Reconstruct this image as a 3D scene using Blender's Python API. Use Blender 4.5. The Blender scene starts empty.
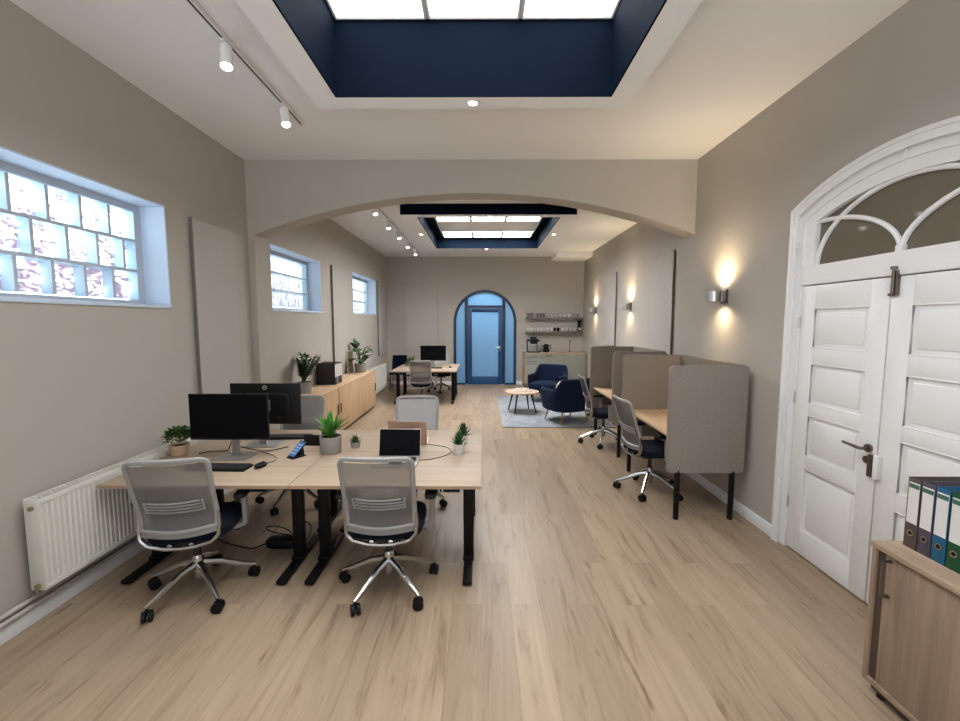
import bpy, bmesh, math, random
from mathutils import Vector, Matrix
random.seed(7)
PI = math.pi
SC = bpy.context.scene
COL = SC.collection
R = math.radians

# ------------------------------------------------------------------ materials
def new_mat(name):
    m = bpy.data.materials.new(name); m.use_nodes = True
    nt = m.node_tree
    return m, nt, nt.nodes['Principled BSDF']

def setp(b, col=None, rough=None, metal=None, spec=None, coat=None):
    if col is not None: b.inputs['Base Color'].default_value = (*col, 1)
    if rough is not None: b.inputs['Roughness'].default_value = rough
    if metal is not None: b.inputs['Metallic'].default_value = metal
    if spec is not None: b.inputs['Specular IOR Level'].default_value = spec
    if coat is not None: b.inputs['Coat Weight'].default_value = coat

def N(nt, t, **k):
    n = nt.nodes.new(t)
    for a, v in k.items(): setattr(n, a, v)
    return n

def plain(name, col, rough=.5, metal=0, spec=.5, noise=.06, scale=14, bump=0, bscale=200):
    """paint / plastic / metal with faint procedural variation"""
    m, nt, b = new_mat(name)
    setp(b, col, rough, metal, spec)
    tc = N(nt, 'ShaderNodeTexCoord')
    if noise:
        nz = N(nt, 'ShaderNodeTexNoise'); nz.inputs['Scale'].default_value = scale; nz.inputs['Detail'].default_value = 3
        nt.links.new(tc.outputs['Object'], nz.inputs['Vector'])
        mx = N(nt, 'ShaderNodeMix', data_type='RGBA')
        mx.inputs[6].default_value = (*[c * (1 - noise) for c in col], 1)
        mx.inputs[7].default_value = (*[min(1, c * (1 + noise)) for c in col], 1)
        nt.links.new(nz.outputs['Fac'], mx.inputs[0]); nt.links.new(mx.outputs[2], b.inputs['Base Color'])
    if bump:
        n2 = N(nt, 'ShaderNodeTexNoise'); n2.inputs['Scale'].default_value = bscale
        nt.links.new(tc.outputs['Object'], n2.inputs['Vector'])
        bp = N(nt, 'ShaderNodeBump'); bp.inputs['Strength'].default_value = bump; bp.inputs['Distance'].default_value = .003
        nt.links.new(n2.outputs['Fac'], bp.inputs['Height']); nt.links.new(bp.outputs['Normal'], b.inputs['Normal'])
    return m

def wood(name, c1, c2, axis='X', rough=.45, stretch=14, scale=3.2):
    m, nt, b = new_mat(name); setp(b, c1, rough + .08, 0, .2)
    tc = N(nt, 'ShaderNodeTexCoord'); mp = N(nt, 'ShaderNodeMapping')
    s = [scale * stretch / 2] * 3; s['XYZ'.index(axis)] = scale * .45
    mp.inputs['Scale'].default_value = s
    nt.links.new(tc.outputs['Object'], mp.inputs['Vector'])
    nz = N(nt, 'ShaderNodeTexNoise'); nz.inputs['Scale'].default_value = 1; nz.inputs['Detail'].default_value = 6; nz.inputs['Distortion'].default_value = .6
    nt.links.new(mp.outputs['Vector'], nz.inputs['Vector'])
    cr = N(nt, 'ShaderNodeValToRGB')
    cr.color_ramp.elements[0].position = .32; cr.color_ramp.elements[0].color = (*c2, 1)
    cr.color_ramp.elements[1].position = .68; cr.color_ramp.elements[1].color = (*c1, 1)
    nt.links.new(nz.outputs['Fac'], cr.inputs['Fac']); nt.links.new(cr.outputs['Color'], b.inputs['Base Color'])
    return m

def fabric(name, c1, c2, scale=260, bump=.35, rough=.95):
    m, nt, b = new_mat(name); setp(b, c1, rough, 0, .15)
    b.inputs['Sheen Weight'].default_value = .03
    tc = N(nt, 'ShaderNodeTexCoord')
    nz = N(nt, 'ShaderNodeTexNoise'); nz.inputs['Scale'].default_value = scale; nz.inputs['Detail'].default_value = 2
    nz2 = N(nt, 'ShaderNodeTexNoise'); nz2.inputs['Scale'].default_value = scale * .16; nz2.inputs['Detail'].default_value = 3
    nt.links.new(tc.outputs['Object'], nz.inputs['Vector']); nt.links.new(tc.outputs['Object'], nz2.inputs['Vector'])
    ad = N(nt, 'ShaderNodeMath', operation='MULTIPLY_ADD'); ad.inputs[1].default_value = .5
    ml = N(nt, 'ShaderNodeMath', operation='MULTIPLY'); ml.inputs[1].default_value = .5
    nt.links.new(nz2.outputs['Fac'], ml.inputs[0]); nt.links.new(nz.outputs['Fac'], ad.inputs[0]); nt.links.new(ml.outputs[0], ad.inputs[2])
    cr = N(nt, 'ShaderNodeValToRGB')
    cr.color_ramp.elements[0].position = .38; cr.color_ramp.elements[0].color = (*c2, 1)
    cr.color_ramp.elements[1].position = .62; cr.color_ramp.elements[1].color = (*c1, 1)
    nt.links.new(ad.outputs[0], cr.inputs['Fac']); nt.links.new(cr.outputs['Color'], b.inputs['Base Color'])
    bp = N(nt, 'ShaderNodeBump'); bp.inputs['Strength'].default_value = bump; bp.inputs['Distance'].default_value = .002
    nt.links.new(ad.outputs[0], bp.inputs['Height']); nt.links.new(bp.outputs['Normal'], b.inputs['Normal'])
    return m

def emit(name, col, s):
    m = bpy.data.materials.new(name); m.use_nodes = True; nt = m.node_tree
    nt.nodes.clear()
    o = N(nt, 'ShaderNodeOutputMaterial'); e = N(nt, 'ShaderNodeEmission')
    e.inputs['Color'].default_value = (*col, 1); e.inputs['Strength'].default_value = s
    nt.links.new(e.outputs[0], o.inputs[0])
    return m

def floor_mat():
    m, nt, b = new_mat('oak plank flooring'); setp(b, (.4, .3, .2), .42, 0, .4)
    tc = N(nt, 'ShaderNodeTexCoord'); mp = N(nt, 'ShaderNodeMapping'); mp.inputs['Rotation'].default_value = (0, 0, PI / 2)
    nt.links.new(tc.outputs['Object'], mp.inputs['Vector'])
    br = N(nt, 'ShaderNodeTexBrick'); br.offset = .37; br.offset_frequency = 2
    br.inputs['Scale'].default_value = 1; br.inputs['Brick Width'].default_value = 1.3; br.inputs['Row Height'].default_value = .185
    br.inputs['Mortar Size'].default_value = .0012; br.inputs['Mortar Smooth'].default_value = .1; br.inputs['Bias'].default_value = 0
    br.inputs['Color1'].default_value = (0, 0, 0, 1); br.inputs['Color2'].default_value = (1, 1, 1, 1); br.inputs['Mortar'].default_value = (.5, .5, .5, 1)
    nt.links.new(mp.outputs['Vector'], br.inputs['Vector'])
    # per plank offset for grain
    sc = N(nt, 'ShaderNodeVectorMath', operation='SCALE'); sc.inputs['Scale'].default_value = 37
    nt.links.new(br.outputs['Color'], sc.inputs[0])
    g = N(nt, 'ShaderNodeMapping'); g.inputs['Scale'].default_value = (17, 1.3, 1)
    nt.links.new(tc.outputs['Object'], g.inputs['Vector'])
    ad = N(nt, 'ShaderNodeVectorMath', operation='ADD')
    nt.links.new(g.outputs['Vector'], ad.inputs[0]); nt.links.new(sc.outputs['Vector'], ad.inputs[1])
    nz = N(nt, 'ShaderNodeTexNoise'); nz.inputs['Scale'].default_value = 1; nz.inputs['Detail'].default_value = 7; nz.inputs['Distortion'].default_value = .9; nz.inputs['Roughness'].default_value = .6
    nt.links.new(ad.outputs['Vector'], nz.inputs['Vector'])
    cr = N(nt, 'ShaderNodeValToRGB')
    e = cr.color_ramp.elements
    e[0].position = .27; e[0].color = (.19, .13, .08, 1)
    e[1].position = .78; e[1].color = (.42, .32, .225, 1)
    k = e.new(.45); k.color = (.345, .255, .172, 1)
    nt.links.new(nz.outputs['Fac'], cr.inputs['Fac'])
    # plank tone
    hs = N(nt, 'ShaderNodeMix', data_type='RGBA', blend_type='MULTIPLY'); hs.inputs[0].default_value = 1
    tr = N(nt, 'ShaderNodeValToRGB'); tr.color_ramp.elements[0].color = (.78, .77, .76, 1); tr.color_ramp.elements[1].color = (1.0, 1.0, 1.0, 1)
    nt.links.new(br.outputs['Color'], tr.inputs['Fac'])
    nt.links.new(cr.outputs['Color'], hs.inputs[6]); nt.links.new(tr.outputs['Color'], hs.inputs[7])
    # knots
    kn = N(nt, 'ShaderNodeMapping'); kn.inputs['Scale'].default_value = (7, 1.6, 1); nt.links.new(tc.outputs['Object'], kn.inputs['Vector'])
    kz = N(nt, 'ShaderNodeTexNoise'); kz.inputs['Scale'].default_value = 2.1; kz.inputs['Detail'].default_value = 2; nt.links.new(kn.outputs['Vector'], kz.inputs['Vector'])
    kr = N(nt, 'ShaderNodeValToRGB'); kr.color_ramp.elements[0].position = .66; kr.color_ramp.elements[0].color = (1, 1, 1, 1); kr.color_ramp.elements[1].position = .78; kr.color_ramp.elements[1].color = (.62, .55, .48, 1)
    nt.links.new(kz.outputs['Fac'], kr.inputs['Fac'])
    h2 = N(nt, 'ShaderNodeMix', data_type='RGBA', blend_type='MULTIPLY'); h2.inputs[0].default_value = 1
    nt.links.new(hs.outputs[2], h2.inputs[6]); nt.links.new(kr.outputs['Color'], h2.inputs[7])
    # seams
    mm = N(nt, 'ShaderNodeMix', data_type='RGBA'); mm.inputs[7].default_value = (.16, .11, .07, 1)
    sf = N(nt, 'ShaderNodeMath', operation='MULTIPLY'); sf.inputs[1].default_value = .55
    nt.links.new(br.outputs['Fac'], sf.inputs[0]); nt.links.new(sf.outputs[0], mm.inputs[0]); nt.links.new(h2.outputs[2], mm.inputs[6])
    nt.links.new(mm.outputs[2], b.inputs['Base Color'])
    bp = N(nt, 'ShaderNodeBump'); bp.inputs['Strength'].default_value = .12; bp.inputs['Distance'].default_value = .002
    nt.links.new(nz.outputs['Fac'], bp.inputs['Height']); nt.links.new(bp.outputs['Normal'], b.inputs['Normal'])
    return m

def block_back_mat(name, scale, kind):
    """daylight seen through the wavy back face of a glass block: a lit window"""
    m = bpy.data.materials.new(name); m.use_nodes = True; nt = m.node_tree; nt.nodes.clear()
    o = N(nt, 'ShaderNodeOutputMaterial'); e = N(nt, 'ShaderNodeEmission')
    tc = N(nt, 'ShaderNodeTexCoord'); mp = N(nt, 'ShaderNodeMapping'); mp.inputs['Scale'].default_value = scale
    nt.links.new(tc.outputs['Object'], mp.inputs['Vector'])
    nz = N(nt, 'ShaderNodeTexNoise'); nz.inputs['Scale'].default_value = 1; nz.inputs['Detail'].default_value = 2; nz.inputs['Distortion'].default_value = 1.6
    nt.links.new(mp.outputs['Vector'], nz.inputs['Vector'])
    # height gradient of the outdoors: pale sky above, brown house below
    sx = N(nt, 'ShaderNodeSeparateXYZ'); nt.links.new(tc.outputs['Object'], sx.inputs[0])
    mr = N(nt, 'ShaderNodeMapRange'); mr.inputs[1].default_value = 0; mr.inputs[2].default_value = .8; mr.inputs[3].default_value = -.07; mr.inputs[4].default_value = .085
    nt.links.new(sx.outputs['Z'], mr.inputs[0])
    ad = N(nt, 'ShaderNodeMath', operation='ADD'); nt.links.new(nz.outputs['Fac'], ad.inputs[0]); nt.links.new(mr.outputs[0], ad.inputs[1])
    cr = N(nt, 'ShaderNodeValToRGB'); el = cr.color_ramp.elements
    if kind == 0:
        el[0].position = .36; el[0].color = (.07, .06, .09, 1)
        el[1].position = .56; el[1].color = (.86, .93, 1, 1)
        k = el.new(.46); k.color = (.15, .13, .17, 1)
    else:
        el[0].position = .38; el[0].color = (.16, .185, .23, 1)
        el[1].position = .62; el[1].color = (.84, .92, 1, 1)
        k = el.new(.50); k.color = (.32, .37, .44, 1)
    nt.links.new(ad.outputs[0], cr.inputs['Fac']); nt.links.new(cr.outputs['Color'], e.inputs['Color'])
    e.inputs['Strength'].default_value = 5.0 if kind == 0 else 2.3
    nt.links.new(e.outputs[0], o.inputs[0])
    return m

def clear_glass(name, tint=(1, 1, 1), gloss=.07, rough=.02):
    m = bpy.data.materials.new(name); m.use_nodes = True; nt = m.node_tree; nt.nodes.clear()
    o = N(nt, 'ShaderNodeOutputMaterial'); t = N(nt, 'ShaderNodeBsdfTransparent'); t.inputs[0].default_value = (*tint, 1)
    g = N(nt, 'ShaderNodeBsdfGlossy'); g.inputs['Roughness'].default_value = rough
    mx = N(nt, 'ShaderNodeMixShader'); mx.inputs[0].default_value = gloss
    nt.links.new(t.outputs[0], mx.inputs[1]); nt.links.new(g.outputs[0], mx.inputs[2]); nt.links.new(mx.outputs[0], o.inputs[0])
    return m

def frosted(name, col):
    m = bpy.data.materials.new(name); m.use_nodes = True; nt = m.node_tree; nt.nodes.clear()
    o = N(nt, 'ShaderNodeOutputMaterial'); t = N(nt, 'ShaderNodeBsdfTranslucent'); t.inputs[0].default_value = (*col, 1)
    d = N(nt, 'ShaderNodeBsdfPrincipled'); d.inputs['Base Color'].default_value = (*[c * .7 for c in col], 1); d.inputs['Roughness'].default_value = .35
    mx = N(nt, 'ShaderNodeMixShader'); mx.inputs[0].default_value = .35
    nt.links.new(t.outputs[0], mx.inputs[1]); nt.links.new(d.outputs[0], mx.inputs[2]); nt.links.new(mx.outputs[0], o.inputs[0])
    return m

def mesh_fabric(name, col, alpha):
    m = bpy.data.materials.new(name); m.use_nodes = True; nt = m.node_tree; b = nt.nodes['Principled BSDF']
    setp(b, col, .8, 0, .2)
    o = nt.nodes['Material Output']
    t = N(nt, 'ShaderNodeBsdfTransparent'); mx = N(nt, 'ShaderNodeMixShader'); mx.inputs[0].default_value = alpha
    nt.links.new(t.outputs[0], mx.inputs[1]); nt.links.new(b.outputs[0], mx.inputs[2]); nt.links.new(mx.outputs[0], o.inputs[0])
    tc = N(nt, 'ShaderNodeTexCoord'); wv = N(nt, 'ShaderNodeTexNoise'); wv.inputs['Scale'].default_value = 400
    nt.links.new(tc.outputs['Object'], wv.inputs['Vector'])
    bp = N(nt, 'ShaderNodeBump'); bp.inputs['Strength'].default_value = .2; bp.inputs['Distance'].default_value = .001
    nt.links.new(wv.outputs['Fac'], bp.inputs['Height']); nt.links.new(bp.outputs['Normal'], b.inputs['Normal'])
    return m

def leaf_mat(name, c1, c2):
    m, nt, b = new_mat(name); setp(b, c1, .45, 0, .4)
    oi = N(nt, 'ShaderNodeNewGeometry'); cr = N(nt, 'ShaderNodeValToRGB')
    cr.color_ramp.elements[0].color = (*c2, 1); cr.color_ramp.elements[1].color = (*c1, 1)
    nt.links.new(oi.outputs['Random Per Island'], cr.inputs['Fac']); nt.links.new(cr.outputs['Color'], b.inputs['Base Color'])
    return m

M = {}
M['wall'] = plain('warm grey wall paint', (.425, .392, .345), .85, 0, .2, .025, 2.5, .06, 120)
M['ceiling'] = plain('white ceiling paint', (.86, .86, .855), .9, 0, .15, .02, 2, .05, 150)
M['reveal'] = plain('white reveal with daylight tint', (.56, .66, .78), .7, 0, .2, .02, 6)  # blue cast of the window daylight mixed into the white paint
M['floor'] = floor_mat()
M['white'] = plain('white gloss paint', (.80, .80, .79), .38, 0, .4, .02, 5)
M['skirt'] = plain('skirting paint', (.76, .77, .78), .45, 0, .4, .02, 5)
M['navy'] = plain('navy coffer paint', (.0018, .0045, .0105), .75, 0, .03, .08, 3)
M['navydoor'] = plain('navy door paint', (.012, .034, .085), .42, 0, .4, .05, 5)
M['bluedoor'] = plain('blue door paint', (.012, .06, .16), .42, 0, .4, .05, 5)
M['panelgrey'] = plain('beige heating panel', (.42, .39, .35), .7, 0, .3, .015, 3)
M['alu_edge'] = plain('panel edge metal', (.20, .18, .16), .5, .4, .4, .04, 20)
M['radiator'] = plain('radiator enamel', (.66, .64, .58), .4, 0, .4, .02, 6)
M['pipe'] = plain('painted pipe', (.46, .43, .38), .45, 0, .4, .06, 12)
M['brass'] = plain('brass fitting', (.42, .34, .2), .35, .9, .5, .05, 20)
M['oak'] = wood('light oak desktop', (.41, .318, .235), (.35, .27, .195), 'X', .42)
M['oakedge'] = wood('oak edge band', (.42, .29, .20), (.33, .22, .15), 'X', .5)
M['oakY'] = wood('light oak top along wall', (.64, .46, .30), (.50, .35, .22), 'Y', .45)
M['oakdoor'] = wood('oak cabinet front', (.56, .385, .235), (.42, .28, .165), 'Z', .5)
M['cab'] = wood('greige oak cabinet', (.34, .245, .175), (.22, .155, .11), 'Z', .5, 16, 2.6)
M['cabtop'] = wood('greige oak cabinet top', (.42, .315, .225), (.31, .225, .155), 'Y', .5)
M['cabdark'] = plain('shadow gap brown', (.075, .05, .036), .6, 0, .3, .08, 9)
M['blackmetal'] = plain('black powder coat', (.0035, .0035, .004), .5, 0, .2, .1, 20)
M['black'] = plain('black plastic', (.0045, .0045, .005), .45, 0, .22, .08, 30)
M['screen'] = plain('dark screen glass', (.003, .003, .004), .3, 0, .06, 0)
M['darkgrey'] = plain('dark grey plastic', (.02, .02, .022), .5, 0, .4, .06, 20)
M['silver'] = plain('silver stand', (.42, .41, .40), .38, .75, .5, .04, 15)
M['chrome'] = plain('polished aluminium', (.50, .49, .475), .22, 1, .5, .02, 10)
M['steel'] = plain('brushed steel', (.55, .52, .48), .3, 1, .5, .05, 40)
M['bronze'] = plain('dark bronze metal', (.16, .13, .11), .35, .85, .5, .06, 30)
M['chairgrey'] = plain('light grey chair plastic', (.31, .305, .295), .45, 0, .4, .03, 12)
M['meshgrey'] = mesh_fabric('grey chair mesh', (.235, .225, .215), .76)
M['meshlight'] = mesh_fabric('pale grey chair mesh', (.42, .415, .42), .95)
M['navyseat'] = fabric('navy seat fabric', (.006, .009, .019), (.003, .005, .011), 300, .3)
M['navyfelt'] = fabric('navy armchair fabric', (.0075, .0165, .046), (.004, .009, .027), 200, .3)
M['felt1'] = fabric('greige acoustic felt', (.285, .245, .21), (.225, .192, .162), 420, .35)
M['rug'] = fabric('blue grey rug pile', (.32, .34, .36), (.19, .21, .235), 26, .6)
M['concrete'] = plain('grey concrete pot', (.30, .28, .26), .85, 0, .2, .12, 25, .3, 90)
M['tablewood'] = wood('pale coffee table wood', (.52, .40, .31), (.43, .32, .25), 'X', .55)
M['woodpot'] = wood('pale wood pot', (.58, .42, .29), (.47, .33, .22), 'X', .6)
M['whitepot'] = plain('white ceramic pot', (.62, .60, .57), .5, 0, .4, .05, 30)
M['soil'] = plain('potting soil', (.02, .014, .009), 1, 0, .1, .3, 60, .6, 120)
M['leafdark'] = leaf_mat('dark green leaves', (.035, .095, .025), (.014, .045, .014))
M['leafbright'] = leaf_mat('bright green leaves', (.11, .33, .04), (.035, .15, .02))
M['leafmid'] = leaf_mat('olive green leaves', (.085, .15, .035), (.03, .07, .016))
M['leafsucc'] = leaf_mat('succulent leaves', (.06, .15, .045), (.02, .07, .025))
M['rosegold'] = plain('rose gold laptop shell', (.44, .30, .23), .35, .55, .5, .03, 10)
M['laptopsilver'] = plain('laptop aluminium', (.50, .47, .44), .35, .6, .5, .03, 10)
M['keys'] = plain('laptop keys', (.02, .02, .022), .5, 0, .4, .05, 30)
M['screenblue'] = emit('phone screen glow', (.12, .26, .52), .42)
M['icon'] = emit('phone icon glow', (.30, .48, .75), .6)
M['lightpanel2'] = emit('rear light panel diffuser', (.97, .98, 1), 28)
M['lightpanel'] = emit('light panel diffuser', (.95, .975, 1), 6.0)
M['spotlens'] = emit('spot lens glow', (1, .93, .82), 9)
M['warmlens'] = emit('warm lens glow', (1, .80, .52), 9)
M['trackwhite'] = plain('white track plastic', (.82, .81, .80), .45, 0, .4, .02, 10)
M['blockback'] = block_back_mat('wavy glass block daylight', (8, 8, 17), 0)
M['blockback2'] = block_back_mat('ribbed glass block daylight', (9, 30, 8), 1)
M['blockside'] = plain('glass block side', (.52, .74, .86), .2, 0, .5, .05, 20)
M['blockclear'] = clear_glass('clear block face')
M['mortar'] = plain('block mortar', (.47, .51, .57), .8, 0, .2, .05, 40)
M['darkglass'] = plain('dark transom glass', (.15, .132, .098), .05, 0, .5, 0)
M['frost'] = frosted('frosted door glass', (.42, .62, .76))
M['sage'] = plain('sage kitchen front', (.235, .248, .22), .55, 0, .35, .03, 6)
M['shelf'] = plain('grey shelf board', (.19, .185, .17), .6, 0, .3, .05, 9)
M['cupwhite'] = plain('white mug glaze', (.62, .60, .57), .3, 0, .5, .02, 20)
M['cupgrey'] = plain('grey jar glaze', (.15, .14, .13), .3, 0, .5, .06, 20)
M['cupclear'] = clear_glass('drinking glass', (.85, .86, .86), .12)
M['paper'] = plain('paper', (.66, .64, .62), .8, 0, .2, .03, 20)
M['pinkpaper'] = plain('blush magazine cover', (.55, .40, .34), .6, 0, .3, .10, 18)
M['legwood'] = wood('armchair leg wood', (.42, .28, .17), (.32, .20, .12), 'Z', .5)
M['cream'] = fabric('cream cushion fabric', (.62, .57, .50), (.5, .45, .39), 200, .3)
M['corridor'] = plain('corridor paint', (.45, .55, .64), .8, 0, .2, .03, 3)
M['corridorlight'] = emit('corridor light', (.84, .90, .97), 23)
for nm, c in dict(b_brown=(.085, .065, .055), b_purple=(.075, .062, .085), b_blue=(.012, .10, .19), b_green=(.008, .075, .028), b_black=(.018, .016, .015), b_grey=(.16, .16, .17)).items():
    M[nm] = plain('binder board ' + nm[2:], c, .5, 0, .35, .1, 60)
M['greenstripe'] = plain('green label stripe', (.05, .13, .09), .6, 0, .3, 0)
M['frameart'] = plain('ochre sand print', (.30, .24, .15), .7, 0, .2, .5, 14)
M['canvas'] = plain('pale print margin', (.55, .50, .43), .7, 0, .2, .05, 14)

# ------------------------------------------------------------------ mesh builder
class MB:
    def __init__(s): s.bm = bmesh.new()
    def _add(s, t, mtx=None):
        if mtx is not None: bmesh.ops.transform(t, matrix=mtx, verts=t.verts)
        bmesh.ops.recalc_face_normals(t, faces=t.faces)
        me = bpy.data.meshes.new('tmp'); t.to_mesh(me); t.free(); s.bm.from_mesh(me); bpy.data.meshes.remove(me)
        return s
    def box(s, x0, x1, y0, y1, z0, z1, b=0, seg=2, m=None):
        t = bmesh.new(); bmesh.ops.create_cube(t, size=1)
        for v in t.verts:
            v.co = ((x0 + x1) / 2 + v.co.x * (x1 - x0), (y0 + y1) / 2 + v.co.y * (y1 - y0), (z0 + z1) / 2 + v.co.z * (z1 - z0))
        if b: bmesh.ops.bevel(t, geom=t.edges[:], offset=b, segments=seg, profile=.5, affect='EDGES')
        return s._add(t, m)
    def tube(s, path, r=.01, seg=8, closed=False, flat=1.0, up=None, cap=True):
        P = [Vector(p) for p in path]; n = len(P); t = bmesh.new(); rings = []
        rs = r if isinstance(r, (list, tuple)) else [r] * n
        tang = []
        for i in range(n):
            a = P[(i - 1) % n] if (closed or i > 0) else P[i]; c = P[(i + 1) % n] if (closed or i < n - 1) else P[i]
            d = (c - a); tang.append(d.normalized() if d.length > 1e-9 else Vector((0, 0, 1)))
        u = Vector(up) if up else (Vector((0, 0, 1)) if abs(tang[0].z) < .9 else Vector((0, 1, 0)))
        u = (u - tang[0] * u.dot(tang[0])).normalized()
        for i in range(n):
            if up: u = Vector(up)
            u = u - tang[i] * u.dot(tang[i])
            u = u.normalized() if u.length > 1e-6 else Vector((1, 0, 0))
            w = tang[i].cross(u)
            rings.append([t.verts.new(P[i] + (u * math.cos(a) + w * math.sin(a) * flat) * rs[i]) for a in [2 * PI * k / seg for k in range(seg)]])
        for i in range(n if closed else n - 1):
            A, B = rings[i], rings[(i + 1) % n]
            for k in range(seg): t.faces.new((A[k], A[(k + 1) % seg], B[(k + 1) % seg], B[k]))
        if not closed and cap:
            t.faces.new(rings[0]); t.faces.new(rings[-1])
        return s._add(t)
    def cyl(s, p0, p1, r0, r1=None, seg=16): return s.tube([p0, p1], [r0, r0 if r1 is None else r1], seg)
    def lathe(s, prof, c=(0, 0, 0), seg=24, m=None):
        t = bmesh.new(); rings = []
        for r, z in prof:
            if r < 1e-6: rings.append([t.verts.new((c[0], c[1], c[2] + z))])
            else: rings.append([t.verts.new((c[0] + r * math.cos(2 * PI * k / seg), c[1] + r * math.sin(2 * PI * k / seg), c[2] + z)) for k in range(seg)])
        for A, B in zip(rings, rings[1:]):
            if len(A) == 1 and len(B) == 1: continue
            for k in range(seg):
                j = (k + 1) % seg
                if len(A) == 1: t.faces.new((A[0], B[k], B[j]))
                elif len(B) == 1: t.faces.new((A[k], A[j], B[0]))
                else: t.faces.new((A[k], A[j], B[j], B[k]))
        for q in (rings[0], rings[-1]):
            if len(q) > 1: t.faces.new(q)
        return s._add(t, m)
    def prism(s, poly, axis, a, b, bev=0, m=None):
        t = bmesh.new()
        def mk(p, h):
            if axis == 'Y': return (p[0], h, p[1])
            if axis == 'X': return (h, p[0], p[1])
            return (p[0], p[1], h)
        A = [t.verts.new(mk(p, a)) for p in poly]; B = [t.verts.new(mk(p, b)) for p in poly]
        t.faces.new(A); t.faces.new(B[::-1]); n = len(A)
        for i in range(n): t.faces.new((A[i], B[i], B[(i + 1) % n], A[(i + 1) % n]))
        bmesh.ops.recalc_face_normals(t, faces=t.faces)
        if bev: bmesh.ops.bevel(t, geom=[e for e in t.edges if e.is_manifold and e.calc_face_angle(0) > .6], offset=bev, segments=2, affect='EDGES')
        return s._add(t, m)
    def band(s, outer, inner, axis, a, b, closed=False):
        """a frame: strip between two equally long outlines, extruded along axis"""
        t = bmesh.new()
        def mk(p, h):
            if axis == 'Y': return (p[0], h, p[1])
            if axis == 'X': return (h, p[0], p[1])
            return (p[0], p[1], h)
        n = len(outer)
        L = [[t.verts.new(mk(p, h)) for p in o] for o in (outer, inner) for h in (a, b)]
        oa, ob, ia, ib = L
        for i in range(n if closed else n - 1):
            j = (i + 1) % n
            t.faces.new((oa[i], oa[j], ia[j], ia[i])); t.faces.new((ob[i], ob[j], ib[j], ib[i]))
            t.faces.new((oa[i], oa[j], ob[j], ob[i])); t.faces.new((ia[i], ia[j], ib[j], ib[i]))
        if not closed:
            for i in (0, n - 1): t.faces.new((oa[i], ob[i], ib[i], ia[i]))
        return s._add(t)
    def grid(s, f, nu, nv, closed_u=False, thick=0):
        t = bmesh.new(); V = [[t.verts.new(f(i / nu, j / nv)) for j in range(nv + 1)] for i in range(nu + (0 if closed_u else 1))]
        for i in range(nu):
            for j in range(nv):
                k = (i + 1) % len(V); t.faces.new((V[i][j], V[k][j], V[k][j + 1], V[i][j + 1]))
        if thick: bmesh.ops.solidify(t, geom=t.faces[:], thickness=thick)
        return s._add(t)
    def cushion(s, c, a, b, h, e1=.35, e2=.35, nu=28, nv=12, m=None):
        t = bmesh.new()
        sp = lambda x, e: math.copysign(abs(x) ** e, x)
        rows = []
        for j in range(nv + 1):
            ph = -PI / 2 + PI * j / nv
            if j in (0, nv): rows.append([t.verts.new((c[0], c[1], c[2] + math.copysign(h, ph)))]); continue
            rows.append([t.verts.new((c[0] + a * sp(math.cos(ph), e1) * sp(math.cos(q), e2), c[1] + b * sp(math.cos(ph), e1) * sp(math.sin(q), e2), c[2] + h * sp(math.sin(ph), e1))) for q in [2 * PI * k / nu for k in range(nu)]])
        for A, B in zip(rows, rows[1:]):
            for k in range(nu):
                j = (k + 1) % nu
                if len(A) == 1: t.faces.new((A[0], B[k], B[j]))
                elif len(B) == 1: t.faces.new((A[k], A[j], B[0]))
                else: t.faces.new((A[k], A[j], B[j], B[k]))
        return s._add(t, m)
    def leaf(s, base, d, L, w, droop=.3, n=5, fold=.25, pointy=1.0):
        """one leaf blade from base along d, bending down"""
        t = bmesh.new(); d = Vector(d).normalized(); side = d.cross(Vector((0, 0, 1)))
        side = side.normalized() if side.length > .05 else Vector((1, 0, 0)).cross(d).normalized()
        p = Vector(base); rows = []; dd = d.copy()
        for i in range(n + 1):
            q = i / n; ww = w * (math.sin(PI * min(1, (q * .92 + .05)) ** pointy)) * .5
            nn = side.cross(dd).normalized()
            rows.append((t.verts.new(p - side * ww + nn * ww * fold), t.verts.new(p), t.verts.new(p + side * ww + nn * ww * fold)))
            dd = (dd + Vector((0, 0, -droop / n))).normalized(); p = p + dd * (L / n)
        for A, B in zip(rows, rows[1:]):
            t.faces.new((A[0], A[1], B[1], B[0])); t.faces.new((A[1], A[2], B[2], B[1]))
        me = bpy.data.meshes.new('tmp'); t.to_mesh(me); t.free(); s.bm.from_mesh(me); bpy.data.meshes.remove(me)
        return s
    def build(s, name, mat, parent=None, world=False, sharp=38, label=None):
        if world and parent is not None: bmesh.ops.translate(s.bm, verts=s.bm.verts, vec=-Vector(parent.location))
        me = bpy.data.meshes.new(name); s.bm.to_mesh(me); s.bm.free()
        me.polygons.foreach_set('use_smooth', [True] * len(me.polygons)); me.set_sharp_from_angle(angle=R(sharp))
        mats = mat if isinstance(mat, (list, tuple)) else [mat]
        for mm in mats: me.materials.append(mm)
        o = bpy.data.objects.new(name, me); COL.objects.link(o)
        if parent is not None: o.parent = parent
        if label: o['label'] = label
        return o

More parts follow.
